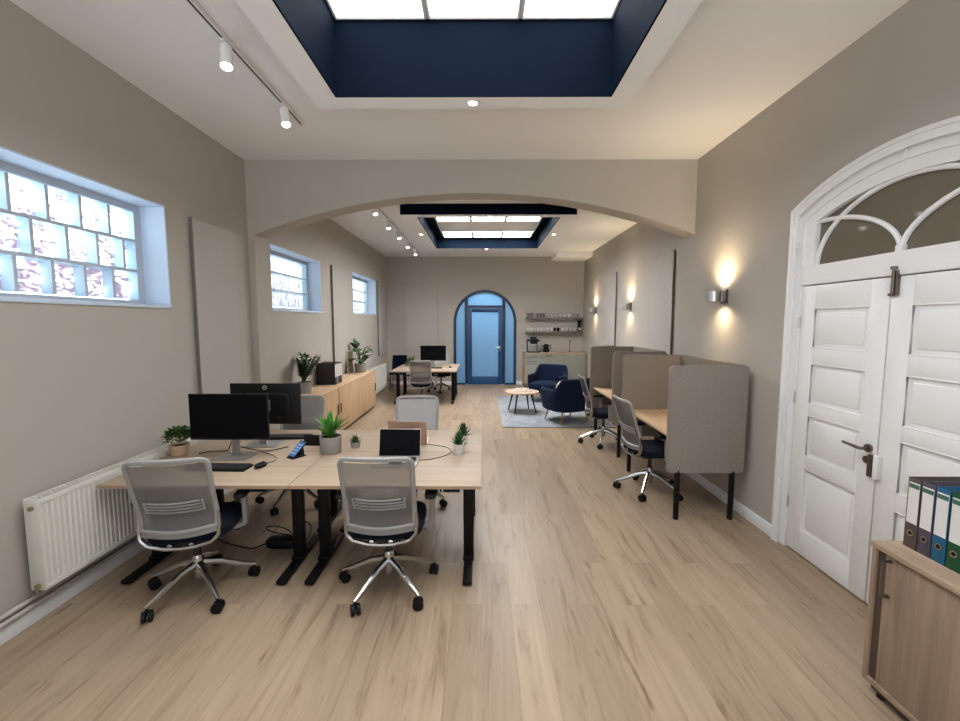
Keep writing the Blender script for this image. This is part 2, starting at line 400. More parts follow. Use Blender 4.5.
def empty(name, loc=(0, 0, 0), rz=0):
    o = bpy.data.objects.new(name, None); COL.objects.link(o); o.location = loc; o.rotation_euler = (0, 0, rz)
    o.empty_display_size = .1
    return o
def tag(o, label, cat, group=None):
    o['label'] = label; o['category'] = cat
    if group: o['group'] = group
    return o
def thing(name, label, cat, loc=(0, 0, 0), rz=0, group=None): return tag(empty(name, loc, rz), label, cat, group)
def struct(o, label=None):
    o['kind'] = 'structure'
    if label: o['label'] = label
    return o
def kids(o): return [c for c in COL.objects if c.parent == o]
def dup(o, loc=None, rz=None, label=None, group=None, parent=None):
    c = o.copy(); COL.objects.link(c)
    if loc is not None: c.location = loc
    if rz is not None: c.rotation_euler = (0, 0, rz)
    if label: c['label'] = label
    if group: c['group'] = group
    if parent is not None: c.parent = parent
    for k in kids(o): dup(k, parent=c)
    return c
def arc(cx, cz, rx, rz, a0, a1, n): return [(cx + rx * math.cos(R(a0 + (a1 - a0) * i / n)), cz + rz * math.sin(R(a0 + (a1 - a0) * i / n))) for i in range(n + 1)]
def lamp(kind, name, loc, energy, col, parent=None, **k):
    l = bpy.data.lights.new(name, kind); l.energy = energy; l.color = col
    rot = k.pop('rot', None)
    for a, v in k.items(): setattr(l, a, v)
    o = bpy.data.objects.new(name, l); COL.objects.link(o); o.location = loc
    if rot: o.rotation_euler = rot
    if parent is not None: o.parent = parent
    return o

# ------------------------------------------------------------------ the room
XL, XR, XR2, YB, YF, ZC = -2.70, 2.44, 2.88, 12.30, -2.2, 3.63
YA0, YA1 = 5.05, 5.31
struct(MB().box(-3.2, 3.2, YF - .2, YB + .2, -.12, 0).build('floor', M['floor']))
# openings: (y0, y1, z0, z1)
WINS = [(-1.75, .10, 1.915, 2.785), (1.90, 3.75, 1.915, 2.785), (5.56, 7.28, 1.945, 2.80), (9.06, 11.04, 1.97, 2.845)]
w = MB(); y = YF
for (a, b, z0, z1) in WINS:
    w.box(XL - .34, XL, y, a, 0, ZC + .02); w.box(XL - .34, XL, a, b, 0, z0); w.box(XL - .34, XL, a, b, z1, ZC + .02); y = b
w.box(XL - .34, XL, y, YB + .15, 0, ZC + .02)
struct(w.build('wall_left', M['wall']))
# right wall of the front room with the arched double door, then the recessed right wall of the rear room
DC, DH = 2.60, .80
def seg_arch(cx, half, zs, za, n=20):
    rise = za - zs; rad = (half * half + rise * rise) / (2 * rise); cz = za - rad; a = math.asin(half / rad)
    return [(cx + rad * math.sin(-a + 2 * a * i / n), cz + rad * math.cos(-a + 2 * a * i / n)) for i in range(n + 1)]
poly = [(YF, 0), (DC - DH, 0)] + seg_arch(DC, DH, 2.61, 2.81) + [(DC + DH, 0), (YA1, 0), (YA1, ZC + .02), (YF, ZC + .02)]
w = MB().prism(poly, 'X', XR, XR + .30)
w.box(XR2, XR2 + .2, YA1, YB + .15, 0, ZC + .02); w.box(XR + .05, XR2 + .2, YA1 - .12, YA1, 0, ZC + .02)
struct(w.build('wall_right', M['wall']))
FX, FR_ = .085, .885
FS = 1.80
poly = [(XL - .1, 0), (FX - FR_, 0)] + [(p[0], p[1]) for p in arc(FX, FS, FR_, FR_ + .01, 180, 0, 28)] + [(FX + FR_, 0), (XR2 + .1, 0), (XR2 + .1, ZC + .02), (XL - .1, ZC + .02)]
struct(MB().prism(poly, 'Y', YB, YB + .2).build('wall_back', M['wall']))
GX0, GX1, GZ0, GZ1 = -2.1, 1.9, .5, 3.2
struct(MB().box(XL - .1, GX0, YF - .2, YF, 0, ZC + .02).box(GX1, XR + .1, YF - .2, YF, 0, ZC + .02).box(GX0, GX1, YF - .2, YF, 0, GZ0).box(GX0, GX1, YF - .2, YF, GZ1, ZC + .02).build('wall_front', M['wall']))
sw = struct(empty('window_5', (0, YF - .1, GZ0)), 'added unseen street window in the front wall, for daylight')  # unseen opening added to bring soft daylight onto ceiling and walls
wf = MB().band([(GX0, GZ0), (GX1, GZ0), (GX1, GZ1), (GX0, GZ1)], [(GX0 + .07, GZ0 + .07), (GX1 - .07, GZ0 + .07), (GX1 - .07, GZ1 - .07), (GX0 + .07, GZ1 - .07)], 'Y', YF - .14, YF - .06, True)
for xx in (-.78, .55): wf.box(xx, xx + .06, YF - .13, YF - .07, GZ0, GZ1)
wf.build('window_frame', M['white'], sw, True)
MB().box(GX0 + .03, GX1 - .03, YF - .105, YF - .099, GZ0 + .03, GZ1 - .03).build('window_pane', M['blockclear'], sw, True)
# arched wall between the rooms
AP = -2.625
ar = seg_arch((AP + XR) / 2, (XR - AP) / 2, 2.80, 3.262, 36)
poly = [(XL, 0), (AP, 0)] + ar + [(XR, ZC + .01), (XL, ZC + .01)]
struct(MB().prism(poly, 'Y', YA0, YA1).build('wall_middle', M['wall']), 'beige wall with a wide flat arch between the two rooms')
# ceiling slab with the two coffer openings
C1 = dict(o=(-1.275, 1.135, .25, 3.50), i=(-1.07, .942, .45, 3.32), top=4.0)
C2 = dict(o=(-1.275, 1.475, 6.86, 10.02), i=(-1.02, 1.232, 6.99, 9.86), top=3.70)
def slab(mb, x0, x1, y0, y1, hole):
    a, b, c, d = hole
    mb.box(x0, x1, y0, c, ZC, ZC + .12); mb.box(x0, x1, d, y1, ZC, ZC + .12); mb.box(x0, a, c, d, ZC, ZC + .12); mb.box(b, x1, c, d, ZC, ZC + .12)
cm = MB(); e_ = .018
slab(cm, XL - .3, XR2 + .2, YF - .1, 5.2, (C1['i'][0] - e_, C1['i'][1] + e_, C1['i'][2] - e_, C1['i'][3] + e_))
slab(cm, XL - .3, XR2 + .2, 5.2, YB + .15, (C2['i'][0] - e_, C2['i'][1] + e_, C2['i'][2] - e_, C2['i'][3] + e_))
struct(cm.build('ceiling', M['ceiling']))
struct(MB().box(1.95, XR2, 11.4, YB, 3.50, ZC, .004).build('trim_1', M['ceiling']), 'white boxed duct in the far right ceiling corner')

# skirting boards
s = MB().box(XL, XL + .018, YF, YA0, 0, .095, .003); s.box(AP, AP + .018, YA0, YA1, 0, .095, .003); s.box(XL, XL + .018, YA1, YB, 0, .095, .003)
struct(s.build('baseboard_left', M['skirt']))
s = MB().box(XR - .018, XR, DC + .875, YA1, 0, .10, .003); s.box(XR - .018, XR, YF, DC - .875, 0, .10, .003); s.box(XR2 - .018, XR2, YA1, 11.68, 0, .10, .003)
struct(s.build('baseboard_right', M['skirt']))
s = MB().box(XL + .02, FX - FR_ - .02, YB - .018, YB, 0, .10, .003); s.box(FX + FR_ + .02, 1.15, YB - .018, YB, 0, .10, .003)
struct(s.build('baseboard_back', M['skirt']))

# glass block windows
XG = XL - .21
def window(n, y0, y1, z0, z1, rows, bw, lab):
    root = struct(empty('window_%d' % n, (XG, y0, z0)), lab)
    rv = MB()                                             # plaster reveal lining
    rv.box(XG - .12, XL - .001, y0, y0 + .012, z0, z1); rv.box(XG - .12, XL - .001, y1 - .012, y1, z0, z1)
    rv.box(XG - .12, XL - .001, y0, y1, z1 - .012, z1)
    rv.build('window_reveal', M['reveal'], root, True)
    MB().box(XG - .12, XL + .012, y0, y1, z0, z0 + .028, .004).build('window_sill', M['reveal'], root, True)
    fy0, fy1, fz0, fz1 = y0 + .012, y1 - .012, z0 + .028, z1 - .012
    gy0, gy1, gz0, gz1 = fy0 + .07, fy1 - .07, fz0 + .035, fz1 - .05
    mo, bk, sd, cl = MB(), MB(), MB(), MB()
    mo.box(XG - .09, XG, fy0, gy0, fz0, fz1); mo.box(XG - .09, XG, gy1, fy1, fz0, fz1)
    mo.box(XG - .09, XG, gy0, gy1, fz0, gz0); mo.box(XG - .09, XG, gy0, gy1, gz1, fz1)
    rh = (gz1 - gz0) / rows; j = .0115
    for r in range(rows):
        a = gz0 + r * rh; b = a + rh
        if r: mo.box(XG - .09, XG, gy0, gy1, a - j, a + j)
        cuts = [gy1]; yy = gy1 - (bw if r % 2 == 0 else bw * .5)
        while yy > gy0 + .03: cuts.append(yy); yy -= bw
        cuts.append(gy0)
        for c, d in zip(cuts[1:], cuts):
            c0, d0 = c + (j if c > gy0 else 0), d - (j if d < gy1 else 0)
            if c > gy0: mo.box(XG - .09, XG, c - j, c + j, a + j, b - j)
            q = .014
            bk.box(XG - .08, XG - .07, c0 + q, d0 - q, a + j + q, b - j - q)
            # inner bevelled walls of the block
            for (p0, p1) in (((c0, a + j), (d0, a + j)), ((d0, a + j), (d0, b - j)), ((d0, b - j), (c0, b - j)), ((c0, b - j), (c0, a + j))):
                cy, cz = (c0 + d0) / 2, (a + b) / 2
                f = lambda p: (p[0] + math.copysign(q, cy - p[0]), p[1] + math.copysign(q, cz - p[1]))
                t = bmesh.new()
                vs = [t.verts.new((XG - .004, *p0)), t.verts.new((XG - .004, *p1)), t.verts.new((XG - .07, *f(p1))), t.verts.new((XG - .07, *f(p0)))]
                t.faces.new(vs); me = bpy.data.meshes.new('tmp'); t.to_mesh(me); t.free(); sd.bm.from_mesh(me); bpy.data.meshes.remove(me)
            cl.box(XG - .006, XG - .003, c0 + .001, d0 - .001, a + j + .001, b - j - .001)
    mo.build('mortar_frame', M['mortar'], root, True)
    g = bk.build('glass_block', M['blockback'] if n in (1, 4) else M['blockback2'], root, True)
    sd.build('block_side', M['blockside'], g, False); g.children[0].data.transform(Matrix.Translation(-Vector(root.location)))
    c = cl.build('block_face', M['blockclear'], g); c.data.transform(Matrix.Translation(-Vector(root.location)))
window(1, *WINS[1], 3, .24, 'glass block window with white sill in the near left wall')
window(2, *WINS[2], 3, 3.0, 'three-row glass window, first one beyond the arch')
window(3, *WINS[3], 3, 3.0, 'small three-row glass window, farthest along the left wall')
window(4, *WINS[0], 3, .24, 'added unseen glass block window behind the viewpoint, for daylight')  # unseen window added for more daylight, spaced like the others

# ---- white double door on the right
d2 = struct(empty('door_2', (XR, DC, 0)), 'white panelled double door under an arched fanlight')
def casing(h, zs, za): return [(DC - h, 0)] + seg_arch(DC, h, zs, za) + [(DC + h, 0)]
cs = MB().band(casing(.848, 2.65, 2.862), casing(.80, 2.61, 2.80), 'X', XR - .024, XR + .02)
cs.band(casing(.850, 2.653, 2.866), casing(.828, 2.635, 2.84), 'X', XR - .034, XR - .02)
cs.band(casing(.805, 2.615, 2.806), casing(.787, 2.60, 2.79), 'X', XR - .030, XR - .02)
cs.build('door_casing', M['white'], d2, True)
fr = MB().band(casing(.80, 2.61, 2.80), casing(.738, 2.56, 2.735), 'X', XR + .0, XR + .10)
hd = [(DC - .74, 2.075), (DC + .74, 2.075), (DC + .74, 2.215), (DC - .74, 2.215)]
fr.prism(hd, 'X', XR, XR + .10, .006)
fr.band([(DC - .74, 2.2)] + seg_arch(DC, .74, 2.56, 2.737) + [(DC + .74, 2.2)], [(DC - .645, 2.2)] + seg_arch(DC, .645, 2.535, 2.655) + [(DC + .645, 2.2)], 'X', XR + .012, XR + .09)
for yy, zz in ((DC + .77, 2.36), (DC - .02, 2.79), (DC - .77, 2.36)):        # little cast hooks on the frame
    fr.tube([(XR - .004, yy + .012, zz - .035), (XR - .01, yy - .01, zz - .01), (XR - .012, yy + .012, zz + .012), (XR - .01, yy - .006, zz + .035)], .009, 8)
fr.build('door_frame', M['white'], d2, True)
MB().prism([(DC - .66, 2.2)] + seg_arch(DC, .66, 2.55, 2.67) + [(DC + .66, 2.2)], 'X', XR + .05, XR + .058).build('fanlight_glass', M['darkglass'], d2, True)
mu = MB()
def el(cy, cz, a, b, a0, a1, n=18): return [(XR + .036, p[0], p[1]) for p in arc(cy, cz, a, b, a0, a1, n)]
for p in (el(DC, 2.212, .64, .44, 0, 180, 32), el(DC + .645, 2.212, .645, .32, 90, 180), el(DC - .645, 2.212, .645, .32, 0, 90)):
    mu.tube(p, .016, 8, flat=1.0, cap=True)
mu.box(XR + .018, XR + .055, DC - .022, DC + .022, 2.20, 2.255, .004)
mu.build('fanlight_bar', M['white'], d2, True)
MB().box(XR + .10, XR + .12, DC - .9, DC + .9, 0, 2.9).build('door_backing', M['cabdark'], d2, True)
ZP = [(.20, .68), (.785, 1.10), (1.19, 1.49), (1.61, 1.90)]
def leaf_(y0, y1):
    L = MB(); x0, x1 = XR + .012, XR + .052; pa, pb = y0 + .125, y1 - .135
    L.box(x0, x1, y0, pa, .012, 2.068, .002); L.box(x0, x1, pb, y1, .012, 2.068, .002)
    zs = [.012] + [v for p in ZP for v in p] + [2.068]
    for a, b in zip(zs[0::2], zs[1::2]): L.box(x0, x1, pa, pb, a, b, .002)
    for a, b in ZP:
        L.box(x0 + .012, x1 - .006, pa - .005, pb + .005, a - .005, b + .005)
        # moulded lip and raised field
        for q, xx in ((.002, x0 + .004),):
            pts = [(xx, pa + q, a + q), (xx, pb - q, a + q), (xx, pb - q, b - q), (xx, pa + q, b - q)]
            L.tube(pts + [pts[0]], .007, 6, closed=False)
        L.box(x0 + .006, x0 + .016, pa + .035, pb - .035, a + .035, b - .035, .005)
    return L.build('door_leaf', M['white'], d2, True)
la = leaf_(2.622, 3.335); lb = leaf_(1.870, 2.612)
def onleaf(mb, name, mat, par): return mb.build(name, mat, par, False) if False else _wl(mb, name, mat, par, d2)
def _wl(mb, name, mat, par, root):
    o = mb.build(name, mat, par); o.data.transform(Matrix.Translation(-Vector(root.location))); return o
h = MB().cyl((XR + .014, 2.672, 1.005), (XR - .004, 2.672, 1.005), .026, seg=20)
h.tube([(XR, 2.672, 1.005), (XR - .045, 2.672, 1.005), (XR - .052, 2.69, 1.006), (XR - .05, 2.80, 1.012)], [.010, .010, .011, .009], 10)
onleaf(h, 'door_handle', M['bronze'], la)
k = MB().cyl((XR + .014, 2.675, .93), (XR - .004, 2.675, .93), .024, seg=20); k.cyl((XR - .004, 2.675, .93), (XR - .009, 2.675, .93), .012)
onleaf(k, 'key_rosette', M['bronze'], la)
k = MB().box(XR - .012, XR + .013, 2.625, 2.658, .83, .97, .004); k.cyl((XR - .012, 2.641, .94), (XR - .016, 2.641, .94), .008)
onleaf(k, 'lock_plate', M['bronze'], la)
onleaf(MB().box(XR - .02, XR + .013, 2.575, 2.610, .83, .98, .005), 'strike_box', M['white'], lb)
k = MB().box(XR - .014, XR + .012, 2.560, 2.588, 1.96, 2.10, .004); k.cyl((XR - .022, 2.574, 1.97), (XR - .022, 2.574, 2.12), .008, seg=12); k.cyl((XR - .022, 2.574, 2.11), (XR - .022, 2.574, 2.125), .017, seg=14)
k.box(XR - .006, XR + .012, 2.588, 2.618, 1.955, 1.97)
onleaf(k, 'door_bolt', M['bronze'], lb)
for z in (.33, 1.17, 1.75):
    onleaf(MB().cyl((XR + .006, 3.338, z), (XR + .006, 3.338, z + .09), .007, seg=10), 'hinge', M['steel'], la)

# ---- blue arched door in the far wall
d1 = struct(empty('door_1', (FX, YB, 0)), 'blue framed arched glass door in the far wall')
def farch(r): return [(FX - r, 0)] + arc(FX, FS, r, r + .01, 180, 0, 28) + [(FX + r, 0)]
f1 = MB().band(farch(.895), farch(.82), 'Y', YB - .03, YB + .10); f1.build('arch_frame', M['navydoor'], d1, True)
MUL = [(-.485, -.395), (.575, .66)]
mm = MB()
for a, b in MUL: mm.box(a, b, YB - .015, YB + .08, .02, 2.52, .004)
mm.box(-.395, .575, YB - .015, YB + .08, 2.20, 2.27, .004); mm.box(FX - .83, -.485, YB - .01, YB + .08, 0, .05); mm.box(.66, FX + .83, YB - .01, YB + .08, 0, .05)
mm.build('mullion', M['navydoor'], d1, True)
lf = MB(); lf.box(-.392, -.285, YB + .0, YB + .05, .01, 2.195, .003); lf.box(.465, .572, YB + .0, YB + .05, .01, 2.195, .003)
lf.box(-.285, .465, YB, YB + .05, 2.08, 2.195, .003); lf.box(-.285, .465, YB, YB + .05, .01, .235, .003)
lf = lf.build('door_leaf', M['bluedoor'], d1, True)
_wl(MB().box(-.287, .467, YB + .02, YB + .028, .23, 2.085), 'door_pane', M['frost'], lf, d1)
h = MB().box(.495, .535, YB - .006, YB + .003, .96, 1.12, .002); h.tube([(.515, YB, 1.08), (.515, YB - .05, 1.08), (.40, YB - .055, 1.08)], .011, 8)
_wl(h, 'door_handle', M['chrome'], lf, d1)
# glazing follows the arch; side lights and the top light
def aw(x): return FS + math.sqrt(max(0, .83 ** 2 - (x - FX) ** 2)) * (.84 / .83)
def lightpoly(x0, x1, z0, n=14): return [(x0, z0)] + [(x0 + (x1 - x0) * i / n, max(z0 + .01, aw(x0 + (x1 - x0) * i / n))) for i in range(n + 1)] + [(x1, z0)]
MB().prism(lightpoly(FX - .825, -.48, .04), 'Y', YB + .02, YB + .028).build('side_light', M['frost'], d1, True)
MB().prism(lightpoly(.655, FX + .825, .04), 'Y', YB + .02, YB + .028).build('side_light', M['frost'], d1, True)
MB().prism(lightpoly(-.40, .58, 2.26), 'Y', YB + .02, YB + .028).build('top_light', M['frost'], d1, True)
# the corridor behind it
cb = MB(); cb.box(-1.6, 1.8, 15.0, 15.1, 0, 3.0); cb.box(-1.7, -1.6, YB + .2, 15.1, 0, 3.0); cb.box(1.8, 1.9, YB + .2, 15.1, 0, 3.0); cb.box(-1.7, 1.9, YB + .2, 15.1, 3.0, 3.1); cb.box(-1.7, 1.9, YB + .2, 15.1, -.1, 0)
struct(cb.build('wall_corridor', M['corridor']), 'pale blue corridor behind the arched door')
cl = thing('corridor_lamp', 'cool ceiling lamp in the corridor behind the blue door', 'ceiling lamp', (.1, 13.3, 2.998))
MB().box(-.5, .5, -.5, .5, -.02, -.0).build('housing', M['trackwhite'], cl); MB().box(-.46, .46, -.46, .46, -.03, -.021).build('diffuser', M['corridorlight'], cl)

# ------------------------------------------------------------------ ceiling coffers with light panels
def coffer(lab, c, ztop, cols, rows, tray=None, downl=(), lens='lightpanel'):
    x0, x1, y0, y1 = c['o']; a, b, p, q = c['i']; zb = 3.45
    root = thing('ceiling_coffer', lab, 'ceiling coffer', ((x0 + x1) / 2, (y0 + y1) / 2, zb), 0)
    und = MB()
    t_ = .012
    for (u0, u1, v0, v1) in ((x0, x1, y0, p - t_), (x0, x1, q + t_, y1), (x0, a - t_, p - t_, q + t_), (b + t_, x1, p - t_, q + t_)): und.box(u0, u1, v0, v1, zb, zb + t_)
    und.build('underside', M['ceiling'], root, True)
    sk = MB(); z0 = zb + t_; zt = ZC
    sk.box(x0, x1, y0, y0 + t_, z0, zt); sk.box(x0, x1, y1 - t_, y1, z0, zt); sk.box(x0, x0 + t_, y0 + t_, y1 - t_, z0, zt); sk.box(x1 - t_, x1, y0 + t_, y1 - t_, z0, zt)
    sk.build('outer_side', M['navy'], root, True)
    inn = MB(); z0 = zb + .001
    inn.box(a - t_, b + t_, p - t_, p, z0, ztop); inn.box(a - t_, b + t_, q, q + t_, z0, ztop); inn.box(a - t_, a, p, q, z0, ztop); inn.box(b, b + t_, p, q, z0, ztop)
    inn.box(a - t_, b + t_, p - t_, q + t_, ztop, ztop + .02)
    inn.build('recess', M['navy'], root, True)
    if tray:
        MB().box(tray[0], tray[1], tray[2], tray[3], ztop - .012, ztop).build('panel_tray', M['ceiling'], root, True)
        ztop -= .012
    for (v0, v1) in rows:
        for (u0, u1) in cols:
            c4 = [(u0 + .012, v0 + .012, ztop - .014), (u1 - .012, v0 + .012, ztop - .014), (u1 - .012, v1 - .012, ztop - .014), (u0 + .012, v1 - .012, ztop - .014)]
            lp = MB()
            for p0, p1 in zip(c4, c4[1:] + c4[:1]): lp.tube([p0, p1], .0135, 10)
            lp = lp.build('light_panel', M['trackwhite'], root, True)
            _wl(MB().box(u0 + .010, u1 - .010, v0 + .010, v1 - .010, ztop - .012, ztop - .002), 'diffuser', M[lens], lp, root)
    for (dx, dy) in downl:
        o = MB().lathe([(.036, 0), (.046, 0), (.048, -.004), (.036, -.006), (.034, -.001)], (dx, dy, zb), 20).build('downlight', M['trackwhite'], root, True)
        _wl(MB().cyl((dx, dy, zb - .001), (dx, dy, zb - .004), .033, seg=18), 'lens', M['spotlens'], o, root)
        lamp('SPOT', 'downlight_beam', Vector((dx, dy, zb - .02)) - Vector(root.location), 14, (1, .95, .88), root, spot_size=R(75), spot_blend=.7, shadow_soft_size=.03)
    return root
cw = (C1['i'][1] - C1['i'][0]) / 3
coffer('large ceiling coffer with deep navy recess over the desks', C1, C1['top'], [(C1['i'][0] + .004 + cw * i, C1['i'][0] + .003 + cw * (i + 1)) for i in range(3)], [(.455, 1.884), (1.885, 3.316)], None, [(-.07, 3.41), (-.07, .35), (-1.17, 1.9), (1.04, 1.9)])
coffer('smaller ceiling coffer with navy sides over the rear lounge', C2, C2['top'], [(-.84, -.21), (-.20, .43), (.44, 1.07)], [(7.58, 8.20), (9.14, 9.74)], (-.87, 1.10, 7.50, 9.79), [(.12, 6.925), (-1.15, 8.3), (1.355, 8.3), (.1, 9.94)], 'lightpanel2')

# ------------------------------------------------------------------ track lights
def track(lab, x, y0, y1, spots):
    root = thing('light_track', lab, 'light track', (x, y0, ZC))
    t = MB().box(-.018, .018, 0, y1 - y0, -.032, 0, .003); t.build('rail', M['trackwhite'], root)
    MB().box(-.006, .006, .01, y1 - y0 - .01, -.034, -.0321).build('groove', M['darkgrey'], root)
    for i, yy in enumerate(spots):
        s = MB(); y = yy - y0; dx = -.02 if i % 2 == 0 else -.035
        s.box(-.012, .012, y - .045, y + .045, -.05, -.035, .003)
        s.cyl((0, y, -.05), (0, y, -.075), .011, seg=10)
        top, bot = (0, y, -.07), (dx * -.9, y - .035, -.205)
        s.tube([top, bot], [.037, .037], 20)
        o = s.build('spot_head', M['trackwhite'], root)
        d = (Vector(bot) - Vector(top)).normalized(); b2 = Vector(bot) + d * .001
        MB().tube([b2, b2 + d * .003], .033, 20).build('lens', M['spotlens'], o)
        l = lamp('SPOT', 'spot_beam', b2 + d * .02, 26, (1, .95, .88), o, spot_size=R(70), spot_blend=.8, shadow_soft_size=.03)
        l.rotation_euler = d.to_track_quat('-Z', 'Y').to_euler()
track('white spot track left of the large navy coffer', -1.65, .8, 4.10, [1.3, 2.1, 2.93, 3.74])
track('white spot track left of the rear ceiling coffer', -1.645, 5.45, 11.10, [5.75, 6.71, 7.70, 8.60, 9.63, 10.65])

# ------------------------------------------------------------------ wall heating panels and sconces
def wpanel(lab, loc, L, H, axis, sgn):
    """flat wall panel; axis: 'Y' along a side wall (sgn = direction of its face), 'X' on the far wall"""
    root = thing('wall_panel', lab, 'wall panel', loc, 0, 'flat beige heating panels on the walls')
    f, e, br = MB(), MB(), MB()
    if axis == 'Y':
        f.box(*sorted((sgn * .030, sgn * .040)), .004, L - .004, .004, H - .004); e.band([(0, 0), (L, 0), (L, H), (0, H)], [(.006, .006), (L - .006, .006), (L - .006, H - .006), (.006, H - .006)], 'X', sgn * .012, sgn * .039, True)
        for zz in (H * .2, H * .8): br.box(*sorted((0, sgn * .030)), L * .3, L * .7, zz - .02, zz + .02)
    else:
        f.box(.004, L - .004, -.040, -.030, .004, H - .004); e.band([(0, 0), (L, 0), (L, H), (0, H)], [(.006, .006), (L - .006, .006), (L - .006, H - .006), (.006, H - .006)], 'Y', -.039, -.012, True)
        for zz in (H * .2, H * .8): br.box(L * .3, L * .7, -.030, 0, zz - .02, zz + .02)
    f.build('panel_face', M['panelgrey'], root); e.build('edge_profile', M['alu_edge'], root); br.build('wall_bracket', M['alu_edge'], root)
wpanel('tall beige wall panel beside the near glass block window', (XL, 4.03, .98), .70, 1.78, 'Y', 1)
wpanel('tall beige wall panel between the two windows beyond the arch', (XL, 7.74, .96), .85, 1.85, 'Y', 1)
wpanel('tall beige wall panel past the farthest left window, above radiator', (XL, 11.10, .93), .85, 1.91, 'Y', 1)
wpanel('beige wall panel on the far wall left of the blue door', (-2.23, YB, .96), .97, 1.91, 'X', 1)
wpanel('tall beige wall panel on the right, nearest behind the arch edge', (XR2, 6.50, 1.28), .85, 1.58, 'Y', -1)
wpanel('tall beige wall panel between the two farther wall lamps', (XR2, 9.25, 1.28), .85, 1.58, 'Y', -1)

def sconce(lab, x, y, z):
    root = thing('wall_lamp', lab, 'wall lamp', (x, y, z), 0, 'up and down wall lamps on the right wall')
    MB().box(-.022, 0, -.055, .055, -.068, .068, .003).build('back_plate', M['bronze'], root)
    b = MB(); b.lathe([(.060, -.052), (.066, -.052), (.066, .052), (.060, .052), (.060, -.052)], (-.115, 0, 0), 28); b.box(-.056, -.02, -.04, .04, -.052, .052, .003)
    b.build('lamp_body', M['steel'], root)
    for sg in (1, -1):
        MB().cyl((-.115, 0, sg * .044), (-.115, 0, sg * .050), .058, seg=24).build('lens', M['warmlens'], root)
        l = lamp('SPOT', 'sconce_beam', (-.105, 0, sg * .058), 31 if sg > 0 else 16, (1, .77, .48), root, spot_size=R(152), spot_blend=1, shadow_soft_size=.03)
        l.rotation_euler = (PI if sg > 0 else 0, 0, 0)
sconce('steel up-down wall lamp above the near booth', XR, 4.37, 2.055)
sconce('steel up-down wall lamp, middle of the three on the right', XR2, 8.40, 2.10)
sconce('steel up-down wall lamp nearest the kitchen shelves', XR2, 10.95, 2.10)

# ------------------------------------------------------------------ radiators and pipes
def radiator(lab, y0, y1, z0, z1, x0, x1):
    root = thing('radiator', lab, 'radiator', (x0, y0, z0)); L, H, T = y1 - y0, z1 - z0, x1 - x0
    MB().box(0, T, 0, .006, 0, H, .002).build('side_cover', M['radiator'], root); MB().box(0, T, L - .006, L, 0, H, .002).build('side_cover', M['radiator'], root)
    n = int(L / .034); p = MB()
    pts = []
    for i in range(n + 1):
        y = .006 + (L - .012) * i / n
        pts += [(T - .006, y + .004), (T, y + .009), (T, y + .022), (T - .006, y + .028)] if i < n else []
    pts = [(T - .012, .006)] + [(a, b) for a, b in pts] + [(T - .012, L - .006)]
    p.prism(pts, 'Z', .035, H - .035)
    p.box(T - .014, T, .006, L - .006, 0, .035, .003); p.box(T - .014, T, .006, L - .006, H - .035, H - .004, .003)
    p.box(.01, .022, .006, L - .006, .01, H - .01)
    p.build('front_panel', M['radiator'], root)
    g = MB()
    for i in range(int(L / .03)): g.box(.004, T - .004, .012 + i * .03, .020 + i * .03, H - .006, H + .001)
    g.box(.0, .008, .004, L - .004, H - .006, H + .002); g.box(T - .01, T - .001, .004, L - .004, H - .006, H + .002); g.box(T * .5 - .004, T * .5 + .004, .004, L - .004, H - .006, H + .001)
    g.build('top_grille', M['radiator'], root)
    MB().cyl((T * .55, -.016, H - .05), (T * .55, .0, H - .05), .013, seg=12).build('vent_plug', M['brass'], root)
    MB().cyl((T * .55, -.020, .03), (T * .55, .0, .03), .012, seg=12).cyl((T * .55, -.012, .03), (T * .55, -.012, -.02), .007, seg=8).build('valve', M['brass'], root)
    for yy in (.25, L - .25): MB().box(-(x0 - XL), .0, yy, yy + .04, .05, H - .05).build('wall_bracket', M['radiator'], root)
radiator('long white ribbed radiator under the near glass block window', 2.39, 4.55, .225, .775, -2.655, -2.565)
radiator('white radiator beyond the low oak cabinets by the far left corner', 9.35, 11.48, .06, .70, -2.65, -2.56)
for zz, lab in ((.165, 'upper beige heating pipe along the left wall skirting'), (.122, 'lower beige heating pipe along the left wall skirting')):
    r = MB().tube([(0, 0, 0), (0, 6.9, 0)], .014, 10).build('heating_pipe', M['pipe']); r.location = (XL + .034, -1.9, zz); tag(r, lab, 'pipe')

# ------------------------------------------------------------------ desks
def desk(lab, x0, x1, y0, y1, h, flip, group='light oak desks in the work island', ctrl=True):
    root = thing('desk', lab, 'desk', ((x0 + x1) / 2, (y0 + y1) / 2, 0), PI if flip else 0, group)
    w, d = (x1 - x0) / 2, (y1 - y0) / 2
    top = MB().box(-w, w, -d, d, h - .022, h, .002).build('desktop', M['oak'], root)
    MB().box(-w + .002, w - .002, -d - .0015, -d + .0005, h - .0215, h - .002).build('edge_band', M['oakedge'], top)
    for sx in (-1, 1):
        lx = sx * (w - .095)
        l = MB().box(lx - .038, lx + .038, -.03, .03, .06, h - .04, .004)
        l.box(lx - .033, lx + .033, -.025, .025, .30, .33)
        l.box(lx - .032, lx + .032, -d + .05, d - .03, .012, .04, .006)
        l.box(lx - .04, lx + .04, -.06, .06, .035, .062, .003)
        l.box(lx - .03, lx + .03, -d + .08, d - .08, h - .045, h - .0225, .002)
        for yy in (-d + .09, d - .07): l.cyl((lx, yy, 0), (lx, yy, .014), .02, seg=12)
        l.build('leg', M['blackmetal'], root)
    MB().box(-w + .13, w - .13, -.02, .02, h - .065, h - .0225, .003).build('crossbar', M['blackmetal'], root)
    if ctrl: MB().box(w - .25, w - .14, -d + .005, -d + .05, h - .045, h - .0225, .003).build('height_control', M['black'], root)
    return root
SEAM = -1.277
